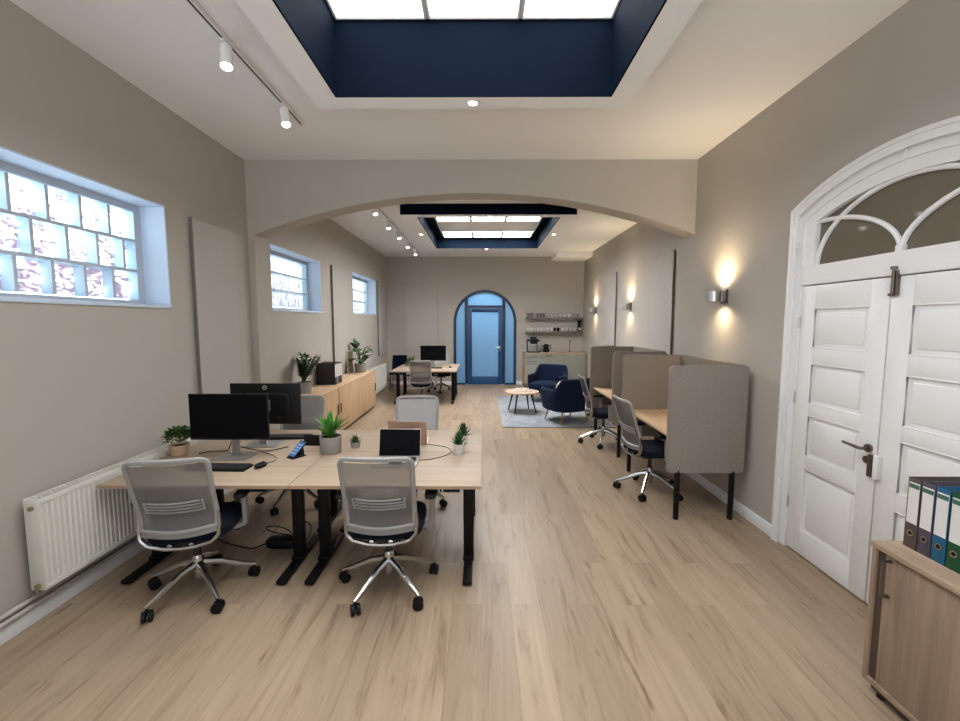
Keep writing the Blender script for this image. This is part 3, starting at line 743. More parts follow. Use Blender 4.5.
desk('light oak desk nearest the long radiator, with front monitor and keyboard', -2.535, SEAM - .002, 2.73, 3.475, .73, False)
desk('light oak desk in front holding the open black-screened laptop', SEAM + .002, -.005, 2.73, 3.475, .73, False)
desk('rear oak desk of the island holding the back-turned monitor', -2.535, SEAM - .002, 3.482, 4.20, .73, True)
desk('rear oak desk of the island holding the rose gold laptop', SEAM + .002, -.005, 3.482, 4.20, .73, True)
desk('far oak desk with chair drawn up on its camera side', -2.0, -.56, 9.25, 10.09, .735, False, 'light oak desks in the rear room', False)
desk('far oak desk by the back wall holding a monitor', -2.0, -.56, 10.10, 10.93, .735, True, 'light oak desks in the rear room', False)

# ------------------------------------------------------------------ task chair
def task_chair(lab, loc, rz, group, frame='chairgrey', mesh='meshgrey', spin=0):
    root = thing('task_chair', lab, 'office chair', loc, rz, group)
    # five-star base with casters
    b = MB().lathe([(.0, .10), (.026, .10), (.036, .15), (.036, .245), (.028, .26), (0, .26)], seg=18)
    ends = []
    for k in range(5):
        a = R(spin + 72 * k); c, s_ = math.cos(a), math.sin(a)
        b.tube([(.02 * c, .02 * s_, .20), (.12 * c, .12 * s_, .178), (.26 * c, .26 * s_, .112), (.335 * c, .335 * s_, .086)], [.027, .025, .019, .014], 8, flat=.85)
        ends.append((a, .325 * c, .325 * s_))
    base = b.build('base', M['chrome'], root)
    for (a, x, y) in ends:
        w = MB(); ca, sa = math.cos(a + .9), math.sin(a + .9)
        for sg in (-1, 1):
            ox, oy = -sa * .016 * sg, ca * .016 * sg
            w.tube([(x + ox * .45, y + oy * .45, .034), (x + ox * .6, y + oy * .6, .034), (x + ox * 1.7, y + oy * 1.7, .034), (x + ox * 1.85, y + oy * 1.85, .034)], [.026, .034, .034, .026], 18)
        w.cyl((x, y, .034), (x, y, .084), .008, seg=8); w.box(x - .014, x + .014, y - .014, y + .014, .045, .070, .004)
        w.build('caster', M['black'], base)
    MB().cyl((0, 0, .25), (0, 0, .40), .021, seg=16).build('gas_column', M['darkgrey'], root)
    MB().box(-.11, .11, -.13, .14, .385, .425, .012).cyl((.1, .03, .40), (.25, .03, .395), .007, seg=8).build('mechanism', M['darkgrey'], root)
    MB().cushion((0, .045, .462), .245, .245, .042, .4, .5).build('seat', M['navyseat'], root)
    # back
    yb = lambda z: -.218 + .014 * math.exp(-((z - .64) / .09) ** 2) - .112 * max(0, (z - .58) / .42) ** 1.15
    hw = lambda z: .206 + .010 * ((z - .5) / .5)
    cv = lambda x, z: yb(z) - .028 * (1 - (x / .22) ** 2)
    z0, z1 = .515, 1.002
    path = []
    def corner(cx, cz, r, a0, a1, n=5): return [(cx + r * math.cos(R(a0 + (a1 - a0) * i / n)), cz + r * math.sin(R(a0 + (a1 - a0) * i / n))) for i in range(n + 1)]
    rr = .045
    out = [(hw(z), z) for z in [z0 + .03 + (z1 - rr - z0 - .03) * i / 10 for i in range(11)]]
    out += corner(hw(z1) - rr, z1 - rr, rr, 0, 90)[1:]
    out += [(hw(z1) - rr - (2 * (hw(z1) - rr)) * i / 10, z1) for i in range(1, 11)]
    out += corner(-hw(z1) + rr, z1 - rr, rr, 90, 180)[1:]
    out += [(-hw(z), z) for z in [z1 - rr - (z1 - rr - z0 - .03) * i / 10 for i in range(1, 11)]]
    out += [(-hw(z0) + 2 * hw(z0) * i / 12, z0 + .03 - .022 * math.sin(PI * i / 12)) for i in range(1, 12)]
    p3 = [(x, cv(x, z), z) for x, z in out]
    fr_ = MB().tube(p3, .0155, 8, closed=True, flat=.75)
    # wide lower band of the frame
    fr_.grid(lambda u, v: ((u * 2 - 1) * hw(.53), cv((u * 2 - 1) * hw(.53), .53 + v * .035) - .006, .508 + v * .052 - .02 * math.sin(PI * u)), 12, 2, thick=.010)
    fr_ = fr_.build('backrest_frame', M[frame], root)
    def mf(u, v):
        z = .53 + v * (.978 - .53); x = (u * 2 - 1) * (hw(z) - .005)
        if v > .94: x *= (1 - (v - .94) * .9)
        return (x, cv(x, z), z)
    MB().grid(mf, 14, 16, thick=.002).build('backrest_mesh', M[mesh], root)
    lu = MB()
    for i in range(4):
        z = .668 + i * .021; ww = .155 - .008 * abs(i - 1)
        lu.tube([(-ww + 2 * ww * j / 10, cv(-ww + 2 * ww * j / 10, z) - .010, z - .008 * math.sin(PI * j / 10)) for j in range(11)], .0062, 6)
    for sg in (-1, 1): lu.tube([(sg * .155, cv(.155, z) - .010, z) for z in (.665, .69, .715, .735)], .007, 6)
    lu.build('lumbar_support', M[frame], fr_)
    # polished cradle under the back, running forward beneath the seat
    cr = MB()
    pts = [(hw(.64) + .010, cv(.2, .64) + .004, .64), (hw(.55) + .014, yb(.55), .55), (.214, yb(.49), .488), (.175, yb(.46) - .004, .445), (.08, yb(.45) - .012, .424), (0, yb(.45) - .014, .420)]
    pts = pts + [(-x, y, z) for x, y, z in pts[-2::-1]]
    cr.tube(pts, [.011, .017, .019, .018, .018, .018, .018, .018, .019, .017, .011], 8, flat=.7)
    for sg in (-1, 1): cr.tube([(sg * .06, yb(.45) - .008, .430), (sg * .06, -.16, .41), (sg * .06, -.10, .405)], .016, 8)
    cr.build('back_cradle', M['chrome'], root)
    for sg in (-1, 1):
        a = MB().tube([(sg * .13, .04, .408), (sg * .235, .035, .412), (sg * 0.288, .03, .435), (sg * 0.295, .025, .48), (sg * 0.295, .02, .60), (sg * 0.295, .02, .645)], [.014, .016, .018, .019, .019, .017], 8, flat=1.35, up=None)
        a = a.build('armrest', M[frame], root)
        MB().cushion((sg * .292, .03, .662), .042, .13, .016, .5, .55, 24, 8).build('arm_pad', M['black'], a)
    return root
def spin(o, deg):
    for k in kids(o):
        if k.name.startswith('base'): k.rotation_euler = (0, 0, R(deg))
tc1 = task_chair('grey mesh task chair at the front left desk, nearest the radiator', (-1.895, 2.735, 0), R(12), 'grey mesh task chairs at the work island', spin=20)
spin(dup(tc1, (-.632, 2.79, 0), R(1), 'grey mesh task chair before the open laptop, closest to the middle aisle'), 6)
tcr = task_chair('pale task chair behind the back-turned monitor, beside oak cabinets', (-1.895, 4.19, 0), PI, 'grey mesh task chairs at the work island', mesh='meshlight', spin=10)
dup(tcr, (-.675, 4.20, 0), PI + R(2), 'pale task chair behind the rose gold laptop')
spin(dup(tc1, (1.785, 4.47, 0), R(-84), 'grey mesh task chair pulled up to the near booth desk', 'grey mesh task chairs at the booths'), 14)
spin(dup(tc1, (1.80, 6.28, 0), R(-93), 'grey mesh task chair pulled up to the farther booth desk', 'grey mesh task chairs at the booths'), 33)
spin(dup(tc1, (-1.285, 9.15, 0), R(2), 'grey mesh task chair at the far desks, its back to the camera', 'grey mesh task chairs at the far desks'), 12)
dup(tcr, (-1.06, 11.05, 0), PI + R(8), 'task chair behind the far desk monitor, against the back wall', 'grey mesh task chairs at the far desks')

# ------------------------------------------------------------------ monitors, keyboards, laptops, phones
def monitor(lab, loc, rz, ring=False, zl=.175):
    root = thing('monitor', lab, 'monitor', loc, rz)
    MB().box(-.135, .135, -.10, .10, 0, .010, .004).build('stand_base', M['silver'], root)
    MB().box(-.030, .030, .008, .030, .008, zl + .24, .006).box(-.05, .05, -.035, .012, zl + .12, zl + .22, .006).build('stand_neck', M['silver'], root)
    s = MB().box(-.307, .307, -.062, -.040, zl, zl + .362, .004); s.cushion((0, -.04, zl + .17), .22, .018, .11, .4, .4)
    sh = s.build('monitor_shell', M['black'], root)
    MB().box(-.300, .300, -.0632, -.0618, zl + .018, zl + .355).build('screen', M['screen'], root)
    if ring:
        t = bmesh.new()
        pts = [(.018 * math.cos(2 * PI * i / 24), -.0385, zl + .325 + .018 * math.sin(2 * PI * i / 24)) for i in range(24)]
        e = MB().tube(pts, .0022, 6, closed=True)
        e.box(-.010, .010, -.0395, -.0375, zl + .322, zl + .328)
        e.build('ring_emblem', M['steel'], root)
    return root
monitor('black monitor facing the camera on the front left desk', (-1.965, 3.335, .73), 0, zl=.155)
monitor('black monitor turned away, ring emblem on its back', (-1.905, 3.685, .73), PI, True, .172)
monitor('small black monitor on the far desk left of the blue door', (-1.17, 10.34, .735), 0, zl=.14)

def keyboard(lab, loc, rz, w=.44):
    root = thing('keyboard', lab, 'keyboard', loc, rz)
    MB().box(-w / 2, w / 2, -.065, .065, 0, .016, .004).build('keyboard_body', M['black'], root)
    k = MB()
    for r in range(6):
        y = -.052 + r * .0195; n = 21 if r else 12
        for i in range(n):
            a = -w / 2 + .012 + i * (w - .024) / n; k.box(a + .0012, a + (w - .024) / n - .0012, y, y + .0165, .0162, .0215)
    k.build('keys', M['darkgrey'], root)
    return root
keyboard('black keyboard in front of the camera-facing monitor', (-1.925, 3.06, .73), R(-2))
keyboard('black keyboard behind the back-turned monitor', (-1.80, 3.90, .73), R(4), .42)
keyboard('dark keyboard on the far desk before its monitor', (-1.12, 10.02 - .12, .735), 0, .40)
def mouse(lab, loc, rz):
    root = thing('computer_mouse', lab, 'mouse', loc, rz)
    MB().cushion((0, 0, .017), .031, .052, .017, .7, .8, 20, 10).build('mouse_body', M['black'], root)
    MB().cyl((-.004, .028, .033), (.004, .028, .033), .006, seg=10).build('scroll_wheel', M['darkgrey'], root)
mouse('black mouse beside the keyboard on the front left desk', (-1.635, 3.09, .73), R(-15))
mouse('small dark mouse at the right of the far desk', (-.74, 10.0, .735), 0)
def cable(name, lab, pts, r=.0035, sub=6, mat='black'):
    # smooth Catmull-Rom path
    P = [Vector(p) for p in pts]; out = []
    for i in range(len(P) - 1):
        a, b, c, d = P[max(0, i - 1)], P[i], P[i + 1], P[min(len(P) - 1, i + 2)]
        for k in range(sub):
            t = k / sub; out.append(.5 * ((2 * b) + (c - a) * t + (2 * a - 5 * b + 4 * c - d) * t * t + (3 * b - a - 3 * c + d) * t ** 3))
    out.append(P[-1]); o0 = Vector(out[0])
    o = MB().tube([p - o0 for p in out], r, 6).build(name, M[mat]); o.location = o0
    return tag(o, lab, 'cable')
cable('mouse_cable', 'thin black mouse cord running back past the monitor base', [(-1.648, 3.145, .738), (-1.60, 3.22, .734), (-1.63, 3.31, .734), (-1.73, 3.40, .734), (-1.85, 3.47, .734)], .0025)
cable('monitor_cable', 'black cables looping behind the camera-facing monitor stand', [(-2.02, 3.40, .85), (-2.08, 3.45, .77), (-2.12, 3.48, .736), (-2.24, 3.46, .736), (-2.30, 3.40, .736)], .004)
cable('power_cable', 'grey cable between the two monitor bases', [(-1.94, 3.375, .80), (-1.90, 3.45, .76), (-1.82, 3.475, .736), (-1.74, 3.50, .736), (-1.66, 3.60, .736)], .004)

def laptop(lab, loc, rz, shell, tilt):
    root = thing('laptop', lab, 'laptop', loc, rz)
    MB().box(-.165, .165, -.115, .115, .003, .016, .004).box(-.15, .15, -.10, .10, 0, .004).build('laptop_base', M[shell], root)
    k = MB()
    for r in range(5):
        for i in range(13):
            a = -.14 + i * .28 / 13; k.box(a + .0015, a + .02, -.012 + r * .021, .0062 + r * .021, .0161, .0175)
    k.box(-.05, .05, -.095, -.03, .0161, .0165)
    k.build('laptop_keys', M['keys'], root)
    m = Matrix.Translation((0, .117, .014)) @ Matrix.Rotation(-tilt, 4, 'X')
    lid = MB().box(-.165, .165, 0, .006, .0, .215, .0025, m=m).build('laptop_lid', M[shell], root)
    MB().box(-.160, .160, -.0012, .0002, .006, .211, m=m).build('screen', M['screen'], root)
    return root
laptop('open laptop with black screen facing the camera, silver base', (-.65, 3.19, .73), 0, 'laptopsilver', R(14))
laptop('rose gold laptop seen from behind its lid', (-.640, 3.775, .73), PI, 'rosegold', R(12))
cable('laptop_cable', 'thin cable looping between the two laptops', [(-.483, 3.24, .738), (-.40, 3.27, .734), (-.29, 3.37, .734), (-.255, 3.47, .734), (-.30, 3.59, .734), (-.40, 3.65, .734), (-.472, 3.665, .738)], .003)

ph = thing('smartphone', 'smartphone with glowing blue screen on a black stand', 'phone', (-1.495, 3.31, .73), R(-34))
mt = Matrix.Translation((0, -.02, .012)) @ Matrix.Rotation(R(-50), 4, 'X')
MB().box(-.043, .043, 0, .009, 0, .158, .004, m=mt).build('phone_body', M['black'], ph)
MB().box(-.038, .038, -.0008, .0002, .008, .150, m=mt).build('phone_screen', M['screenblue'], ph)
ic = MB()
for r in range(4):
    for c in range(3): ic.box(-.030 + c * .022, -.015 + c * .022, -.0014, -.0007, .03 + r * .027, .046 + r * .027, m=mt)
ic.build('screen_icon', M['icon'], ph)
MB().box(-.04, .04, -.03, .09, 0, .010, .003).prism([(.035, .009), (.085, .009), (.078, .065), (.066, .065)], 'X', -.028, .028).build('phone_stand', M['black'], ph)

dp = thing('desk_phone', 'black desk telephone seen from behind, between monitor and fern pot', 'telephone', (-1.44, 3.72, .73), R(176))
MB().prism([(-.09, 0), (.08, 0), (.085, .085), (.065, .095), (-.09, .02)], 'X', -.10, .10, .004).build('phone_body', M['black'], dp)
MB().tube([(-.075, -.075, .045), (-.075, -.06, .065), (-.075, .02, .098), (-.075, .055, .108)], [.024, .016, .016, .024], 10).build('handset', M['black'], dp)
mk = MB()
for r in range(4):
    for c in range(3): mk.box(-.02 + c * .03, .0 + c * .03, -.07 + r * .022, -.055 + r * .022, .030 + r * .0095, .036 + r * .0095)
mk.build('keypad', M['darkgrey'], dp)

# ------------------------------------------------------------------ plants
def pot(root, r0, r1, h, mat, soil=True):
    MB().lathe([(0, 0), (r0 * .94, 0), (r0, .006), (r1, h), (r1 - .008, h), (r0 - .008, .02), (0, .02)], seg=28).build('pot', M[mat], root)
    MB().lathe([(0, h - .012), (r1 * .92, h - .016), (r1 * .9, h - .03), (0, h - .03)], seg=20).build('soil', M['soil'], root)
# small-leaved bushy plant
p = thing('bushy_plant', 'round bushy plant in a pale wooden pot beside the radiator', 'potted plant', (-2.455, 3.40, .73))
pot(p, .066, .073, .085, 'woodpot')
l = MB()
for i in range(330):
    th = random.uniform(0, 2 * PI); u = random.uniform(-.15, 1); rr = random.uniform(.45, 1) ** .5
    c = math.sqrt(max(0, 1 - u * u)); v = Vector((math.cos(th) * c * .098 * rr, math.sin(th) * c * .098 * rr, .13 + u * .085 * rr))
    l.leaf(v, (v.x * 6 + random.uniform(-.4, .4), v.y * 6 + random.uniform(-.4, .4), random.uniform(.1, .9)), random.uniform(.028, .042), .024, .4, 3)
l.build('foliage', M['leafmid'], p)
# bright strap-leaf plant in concrete pot
p = thing('leafy_plant', 'bright green strap-leaved plant in a grey concrete pot', 'potted plant', (-1.245, 3.46, .73))
pot(p, .082, .088, .14, 'concrete')
l = MB()
for i in range(46):
    th = random.uniform(0, 2 * PI); ti = random.uniform(.05, .85); L = random.uniform(.12, .21)
    l.leaf((math.cos(th) * .02, math.sin(th) * .02, .125 + random.uniform(0, .03)), (math.cos(th) * math.sin(ti), math.sin(th) * math.sin(ti), math.cos(ti) + .15), L, random.uniform(.028, .04), random.uniform(.3, .9), 6, .3, .8)
l.build('foliage', M['leafbright'], p)
def succulent(lab, loc, r, h, mat, tall, n=34, L=.05, spread=1.2, lm='leafsucc'):
    p = thing('succulent', lab, 'potted plant', loc)
    pot(p, r * .86, r, h, mat)
    l = MB()
    for i in range(n):
        th = i * 2.4; q = i / n; ti = spread * (1 - q) + .08
        l.leaf((math.cos(th) * .008, math.sin(th) * .008, h - .015 + q * tall), (math.cos(th) * math.sin(ti), math.sin(th) * math.sin(ti), math.cos(ti)), L * random.uniform(.85, 1.1), L * .34, -.1, 4, .4, .8)
    l.build('foliage', M[lm], p)
succulent('small rosette succulent in a short grey pot on the island seam', (-1.085, 3.60, .73), .042, .05, 'concrete', .02, 40, .055, 1.35, 'leafmid')
succulent('green aloe in a white pot near the desk corner, front of two', (-.19, 3.42, .73), .044, .085, 'whitepot', .05, 36, .075)
succulent('green aloe in a white pot on the rear desk, behind its twin', (-.165, 3.72, .73), .042, .075, 'whitepot', .06, 36, .08)
# ZZ plant on the cabinet
p = thing('zamioculcas_plant', 'dark green plant with upright leaf stems on the near cabinet', 'potted plant', (-2.545, 6.06, .79))
pot(p, .105, .115, .16, 'concrete')
l, st = MB(), MB()
for i in range(11):
    th = i * 2.4 + .3; lean = random.uniform(.08, .20); H = random.uniform(.26, .44); prev = None; pts = []
    for k in range(11):
        q = k / 10; pts.append(Vector((.02 * q + math.cos(th) * (.02 + lean * q ** 1.5) * (.35 if math.cos(th) < 0 else 1), math.sin(th) * (.03 + lean * q ** 1.5) * .8, .14 + H * q)))
    st.tube(pts, [.009 - .005 * k / 10 for k in range(11)], 6)
    for k in range(3, 11):
        for sg in (-1, 1):
            a2 = th + sg * 1.25; l.leaf(pts[k], (math.cos(a2) + .3 * math.cos(th), math.sin(a2) + .3 * math.sin(th), .75), random.uniform(.075, .10), .05, .35, 4)
    l.leaf(pts[-1], (math.cos(th), math.sin(th), 1.4), .09, .04, .3, 4)
st.build('stem', M['leafdark'], p); l.build('foliage', M['leafdark'], p)
# broad-leaved plant
p = thing('broadleaf_plant', 'broad-leaved dark green plant at the far end of cabinets', 'potted plant', (-2.45, 8.62, .79))
pot(p, .105, .12, .18, 'concrete')
l, st = MB(), MB()
for i in range(20):
    th = i * 2.4; lean = random.uniform(.04, .16); H = random.uniform(.10, .34)
    pts = [Vector((math.cos(th) * (.02 + lean * q ** 1.3), math.sin(th) * (.02 + lean * q ** 1.3), .16 + H * q)) for q in (0, .33, .66, 1)]
    if pts[-1].x < -.18: pts = [Vector((max(v.x, -.17), v.y, v.z)) for v in pts]
    st.tube(pts, .006, 6); l.leaf(pts[-1], (math.cos(th) * .8 if math.cos(th) > -.3 else -.1, math.sin(th), random.uniform(.1, .9)), random.uniform(.16, .21), .15, .9, 6, .15)
st.build('stem', M['leafdark'], p); l.build('foliage', M['leafdark'], p)
# far desk plant
p = thing('small_fern', 'low green plant on the far desk left of its monitor', 'potted plant', (-1.74, 10.55, .735))
pot(p, .06, .07, .08, 'concrete')
l = MB()
for i in range(70):
    th = random.uniform(0, 2 * PI); ti = random.uniform(.2, 1.4)
    l.leaf((math.cos(th) * .02, math.sin(th) * .02, .08), (math.cos(th) * math.sin(ti), math.sin(th) * math.sin(ti), math.cos(ti)), random.uniform(.12, .2), .035, .7, 4)
l.build('foliage', M['leafmid'], p)

# ------------------------------------------------------------------ low oak cabinets on the left
def low_cab(lab, y0, y1, doors):
    root = thing('low_cabinet', lab, 'cabinet', (XL + .02, y0, 0), 0, 'low oak cabinets along the left wall'); L = y1 - y0; D = .43; H = .765
    MB().box(0, D - .02, .0, L, .05, H, .002).build('carcass', M['oakdoor'], root)
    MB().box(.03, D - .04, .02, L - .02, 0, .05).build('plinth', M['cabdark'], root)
    MB().box(-.012, D + .006, .0, L, H, H + .025, .002).build('cabinet_top', M['oakY'], root)
    for a, b, hs in doors:
        d = MB().box(D - .019, D, a - y0 + .004, b - y0 - .004, .06, H - .004, .002).build('cabinet_door', M['oakdoor'], root)
        hy = (a - y0 + .05) if hs < 0 else (b - y0 - .05)
        MB().box(D, D + .018, hy - .007, hy + .007, .36, .52, .004).build('door_handle', M['bronze'], d)
low_cab('low oak cabinet carrying the upright dark plant', 5.90, 6.665, [(5.90, 6.665, 1)])
low_cab('long low oak cabinet carrying binders and the broad-leaved plant', 6.695, 9.0, [(6.695, 7.93, -1), (7.93, 9.0, 1)])

def binder(lab, loc, rz, col, group, w=.06, h=.33, d=.285, stripe=True):
    """lever-arch file; spine faces local -Y, base at z=0"""
    root = thing('binder', lab, 'binder', loc, rz, group); t = .003
    c = MB().box(-w / 2, -w / 2 + t, 0, d, 0, h, .001).box(w / 2 - t, w / 2, 0, d, 0, h, .001).box(-w / 2, w / 2, 0, t, 0, h, .001)
    c.build('cover', M[col], root)
    MB().box(-w / 2 + .004, w / 2 - .012, .02, d - .02, .008, h - .022).build('papers', M['paper'], root)
    lb = MB().box(-w / 2 + .006, w / 2 - .006, -.0012, 0, h * .36, h * .94).build('spine_label', M['paper'], root)
    if stripe: MB().box(-w / 2 + .007, w / 2 - .007, -.0016, -.0011, h * .86, h * .92).build('label_stripe', M['greenstripe'], lb)
    m = Matrix.Translation((0, 0, h * .22)) @ Matrix.Rotation(PI / 2, 4, 'X')
    MB().lathe([(.009, 0), (.015, 0), (.015, .003), (.009, .003), (.009, 0)], seg=18, m=m).build('finger_ring', M['chrome'], root)
    MB().cyl((0, -.0006, h * .22), (0, -.0001, h * .22), .010, seg=14).build('finger_hole', M['black'], root)
    return root
bl = ['nearest black-sided binder of the row on the oak cabinet', 'grey-spined binder second in the row on the oak cabinet', 'black binder third in the row on the oak cabinet', 'farthest black binder of the row on the oak cabinet']
for i, c in enumerate(['b_black', 'b_grey', 'b_black', 'b_black']):
    binder(bl[i], (-2.365, 6.90 + i * .085, .79), PI / 2, c, 'dark binders on the oak cabinet', .08, .345, .30, False)
# leaning print behind the broad-leaved plant
a = thing('framed_print', 'small ochre print leaning at the wall behind broad-leaved plant', 'picture', (-2.655, 8.40, .79))
mt = Matrix.Rotation(R(6), 4, 'Y')
MB().band([(0, 0), (.36, 0), (.36, .44), (0, .44)], [(.02, .02), (.34, .02), (.34, .42), (.02, .42)], 'X', 0, .018, True).build('picture_frame', M['canvas'], a)
MB().box(.002, .008, .015, .345, .015, .425).build('print', M['frameart'], a)

# ------------------------------------------------------------------ greige cabinet with binders at front right
CX0, CX1, CY0, CY1, CH = 1.875, 2.32, .78, 1.985, .755
rc = thing('sideboard', 'greige oak sliding-door cabinet at the front right by the white door', 'cabinet', (CX0, CY0, 0))
L, D = CY1 - CY0, CX1 - CX0
b = MB().box(0, D, L - .022, L, .06, CH - .025, .002).box(0, D, 0, .022, .06, CH - .025, .002).box(D - .015, D, .022, L - .022, .06, CH - .025).box(.0, D - .015, .022, L - .022, .06, .085, .002)
b.build('carcass', M['cab'], rc)
MB().box(-.006, D + .005, -.003, L + .004, CH - .025, CH, .002).build('cabinet_top', M['cabtop'], rc)
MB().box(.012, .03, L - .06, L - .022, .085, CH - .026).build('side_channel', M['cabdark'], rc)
dr = MB().box(.010, .028, .03, L - .060, .087, CH - .028, .001).build('sliding_door', M['cab'], rc)
MB().tube([(.010, L - .085, .53), (-.022, L - .085, .53), (-.022, L - .085, .70), (.010, L - .085, .70)], .009, 8).build('door_handle', M['bronze'], dr)
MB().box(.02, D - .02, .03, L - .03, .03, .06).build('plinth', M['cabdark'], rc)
for x in (.05, D - .05):
    for y in (.06, L - .06): MB().cyl((x, y, 0), (x, y, .032), .022, seg=14).build('foot', M['black'], rc)
bb = [('brown binder farthest along the front right cabinet', 'b_brown'), ('dark purple binder second from the far end of the row', 'b_purple'), ('blue binder on the front right cabinet', 'b_blue'), ('green binder next to the blue one', 'b_green'), ('green binder nearest the camera on the front right cabinet', 'b_green')]
for i, (lab, c) in enumerate(bb):
    binder(lab, (1.985, 1.922 - i * .0615, CH), -PI / 2, c, 'coloured binders on the front right cabinet')

# ------------------------------------------------------------------ booths with felt screens
def rrect(x0, x1, z0, z1, r, n=5):
    o = []
    for cx, cz, a in ((x1 - r, z0 + r, -90), (x1 - r, z1 - r, 0), (x0 + r, z1 - r, 90), (x0 + r, z0 + r, 180)):
        o += [(cx + r * math.cos(R(a + 90 * i / n)), cz + r * math.sin(R(a + 90 * i / n))) for i in range(n + 1)]
    return o
def booth(lab, x0, y0, L, group):
    W = .70; root = thing('work_booth', lab, 'work booth', (x0, y0, 0), 0, group)
    for yy, sl in ((0, 'near'), (L - .045, 'far')):
        MB().prism(rrect(0, W, .435, 1.415, .045), 'Y', yy, yy + .045, .008).build('side_screen', M['felt1'], root)
    MB().prism(rrect(.047, L - .047, .435, 1.415, .02), 'X', W - .040, W, .006).build('back_screen', M['felt1'], root)
    MB().box(.045, W - .042, .047, L - .047, .743, .765, .002).build('desktop', M['oakY'], root)
    for yy in (.0225, L - .0225):
        for xx in (.105, W - .10):
            MB().cyl((xx, yy, .0), (xx, yy, .46), .024, seg=16).build('leg', M['blackmetal'], root)
    MB().box(.10, .14, .05, L - .05, .69, .742, .003).build('crossbar', M['blackmetal'], root)
booth('near greige felt work booth under the first wall lamp', 1.672, 3.79, 1.31, 'felt work booths along the right wall')
booth('farther greige felt work booth near the lounge', 1.72, 5.60, 1.22, 'felt work booths along the right wall')

# ------------------------------------------------------------------ lounge
rg = thing('rug', 'pale blue grey rug under the coffee table and armchairs', 'rug', (.36, 7.23, 0))
MB().box(0, 1.95, 0, 3.1, 0, .010, .003).build('rug_pile', M['rug'], rg); MB().box(-.004, 1.954, -.006, -.0002, 0, .011).build('rug_border', M['bronze'], rg)
def armchair(lab, loc, rz):
    root = thing('armchair', lab, 'armchair', loc, rz, 'navy tub armchairs on the rug')
    AW = 1.13
    # facing +Y; wrap from front of right arm, round the back, to front of left arm
    def top(t):                       # t -1..1, 0 = back
        q = abs(t); return .80 - .0 * q if q < .30 else .80 - .20 * (0.5 - .5 * math.cos(PI * min(1, (q - .30) / .28)))
    def plan(t, off):
        a = t * R(132); sx = math.sin(a); cy = -math.cos(a)
        k = .62
        return Vector((math.copysign(abs(sx) ** k, sx) * (.425 - off), math.copysign(abs(cy) ** k, cy) * (.40 - off) + .0))
    def f(u, v):
        t = u * 2 - 1; p = plan(t, 0); pi = plan(t, .075); zt = top(t)
        # v: 0 outer bottom -> 1 inner bottom
        if v < .42:
            q = v / .42; sc = .86 + .14 * min(1, q * 1.5) ** .6; return (p.x * sc, p.y * sc, .215 + (zt - .03 - .215) * q)
        if v < .58:
            q = (v - .42) / .16; a = PI * q; m = (p + pi) / 2; h = (p - pi) / 2
            return (m.x + h.x * math.cos(a), m.y + h.y * math.cos(a), zt - .03 + .03 * math.sin(a))
        q = (v - .58) / .42; return (pi.x, pi.y, zt - .03 + (.30 - zt + .03) * q)
    b = MB().grid(f, 44, 24)
    bm = b.bm
    # close the ends of the arms
    be = [e for e in bm.edges if e.is_boundary]
    bmesh.ops.holes_fill(bm, edges=be, sides=0)
    bmesh.ops.recalc_face_normals(bm, faces=bm.faces)
    b.build('shell', M['navyfelt'], root, sharp=50)
    MB().cushion((0, .03, .255), .36, .345, .055, .4, .45).build('seat_base', M['navyfelt'], root)
    MB().cushion((0, .045, .365), .34, .345, .070, .45, .4).build('seat_cushion', M['navyfelt'], root)
    for sx in (-1, 1):
        for sy in (-1, 1): MB().tube([(sx * .235, sy * .22, .23), (sx * .285, sy * .265, .0)], [.021, .013], 10).build('leg', M['legwood'], root)
    return root
ac = armchair('navy tub armchair seen from behind, nearer the booths', (1.54, 7.74, .016), R(24))
ac2 = dup(ac, (1.50, 9.72, .016), R(152), 'navy tub armchair facing the camera, before the kitchen unit')
c = thing('cushion', 'cream cushion tucked inside the nearer navy armchair', 'cushion', (1.42, 7.80, .40), R(24))
MB().cushion((0, 0, .135), .17, .05, .175, .7, .7, 24, 14, m=Matrix.Translation((0, -.10, .06)) @ Matrix.Rotation(R(14), 4, 'X')).build('cushion_cover', M['cream'], c)

ct = thing('coffee_table', 'round wooden coffee table on black splayed legs', 'coffee table', (.80, 8.50, .014))
MB().lathe([(0, .385), (.325, .385), (.335, .392), (.335, .408), (.330, .412), (0, .412)], seg=40).build('tabletop', M['tablewood'], ct)
for a in (20, 110, 200, 290):
    c_, s_ = math.cos(R(a + 38)), math.sin(R(a + 38)); MB().tube([(c_ * .20, s_ * .20, .386), (c_ * .31, s_ * .31, 0)], [.018, .012], 10).build('leg', M['blackmetal'], ct)
for i, (x, y, rz, lab) in enumerate([(.74, 8.43, .3, 'blush magazine lying at the left of the coffee table'), (.92, 8.50, -.25, 'blush magazine lying at the right of the coffee table'), (.80, 8.66, .1, 'pale magazine at the back of the coffee table')]):
    m = thing('magazine', lab, 'magazine', (x, y, .427), rz, 'magazines on the coffee table')
    MB().box(-.10, .10, -.07, .07, 0, .012 + .006 * i, .001).build('pages', M['paper'], m); MB().box(-.101, .101, -.071, .071, .0125 + .006 * i, .0145 + .006 * i).build('cover', M['pinkpaper'] if i < 2 else M['canvas'], m)

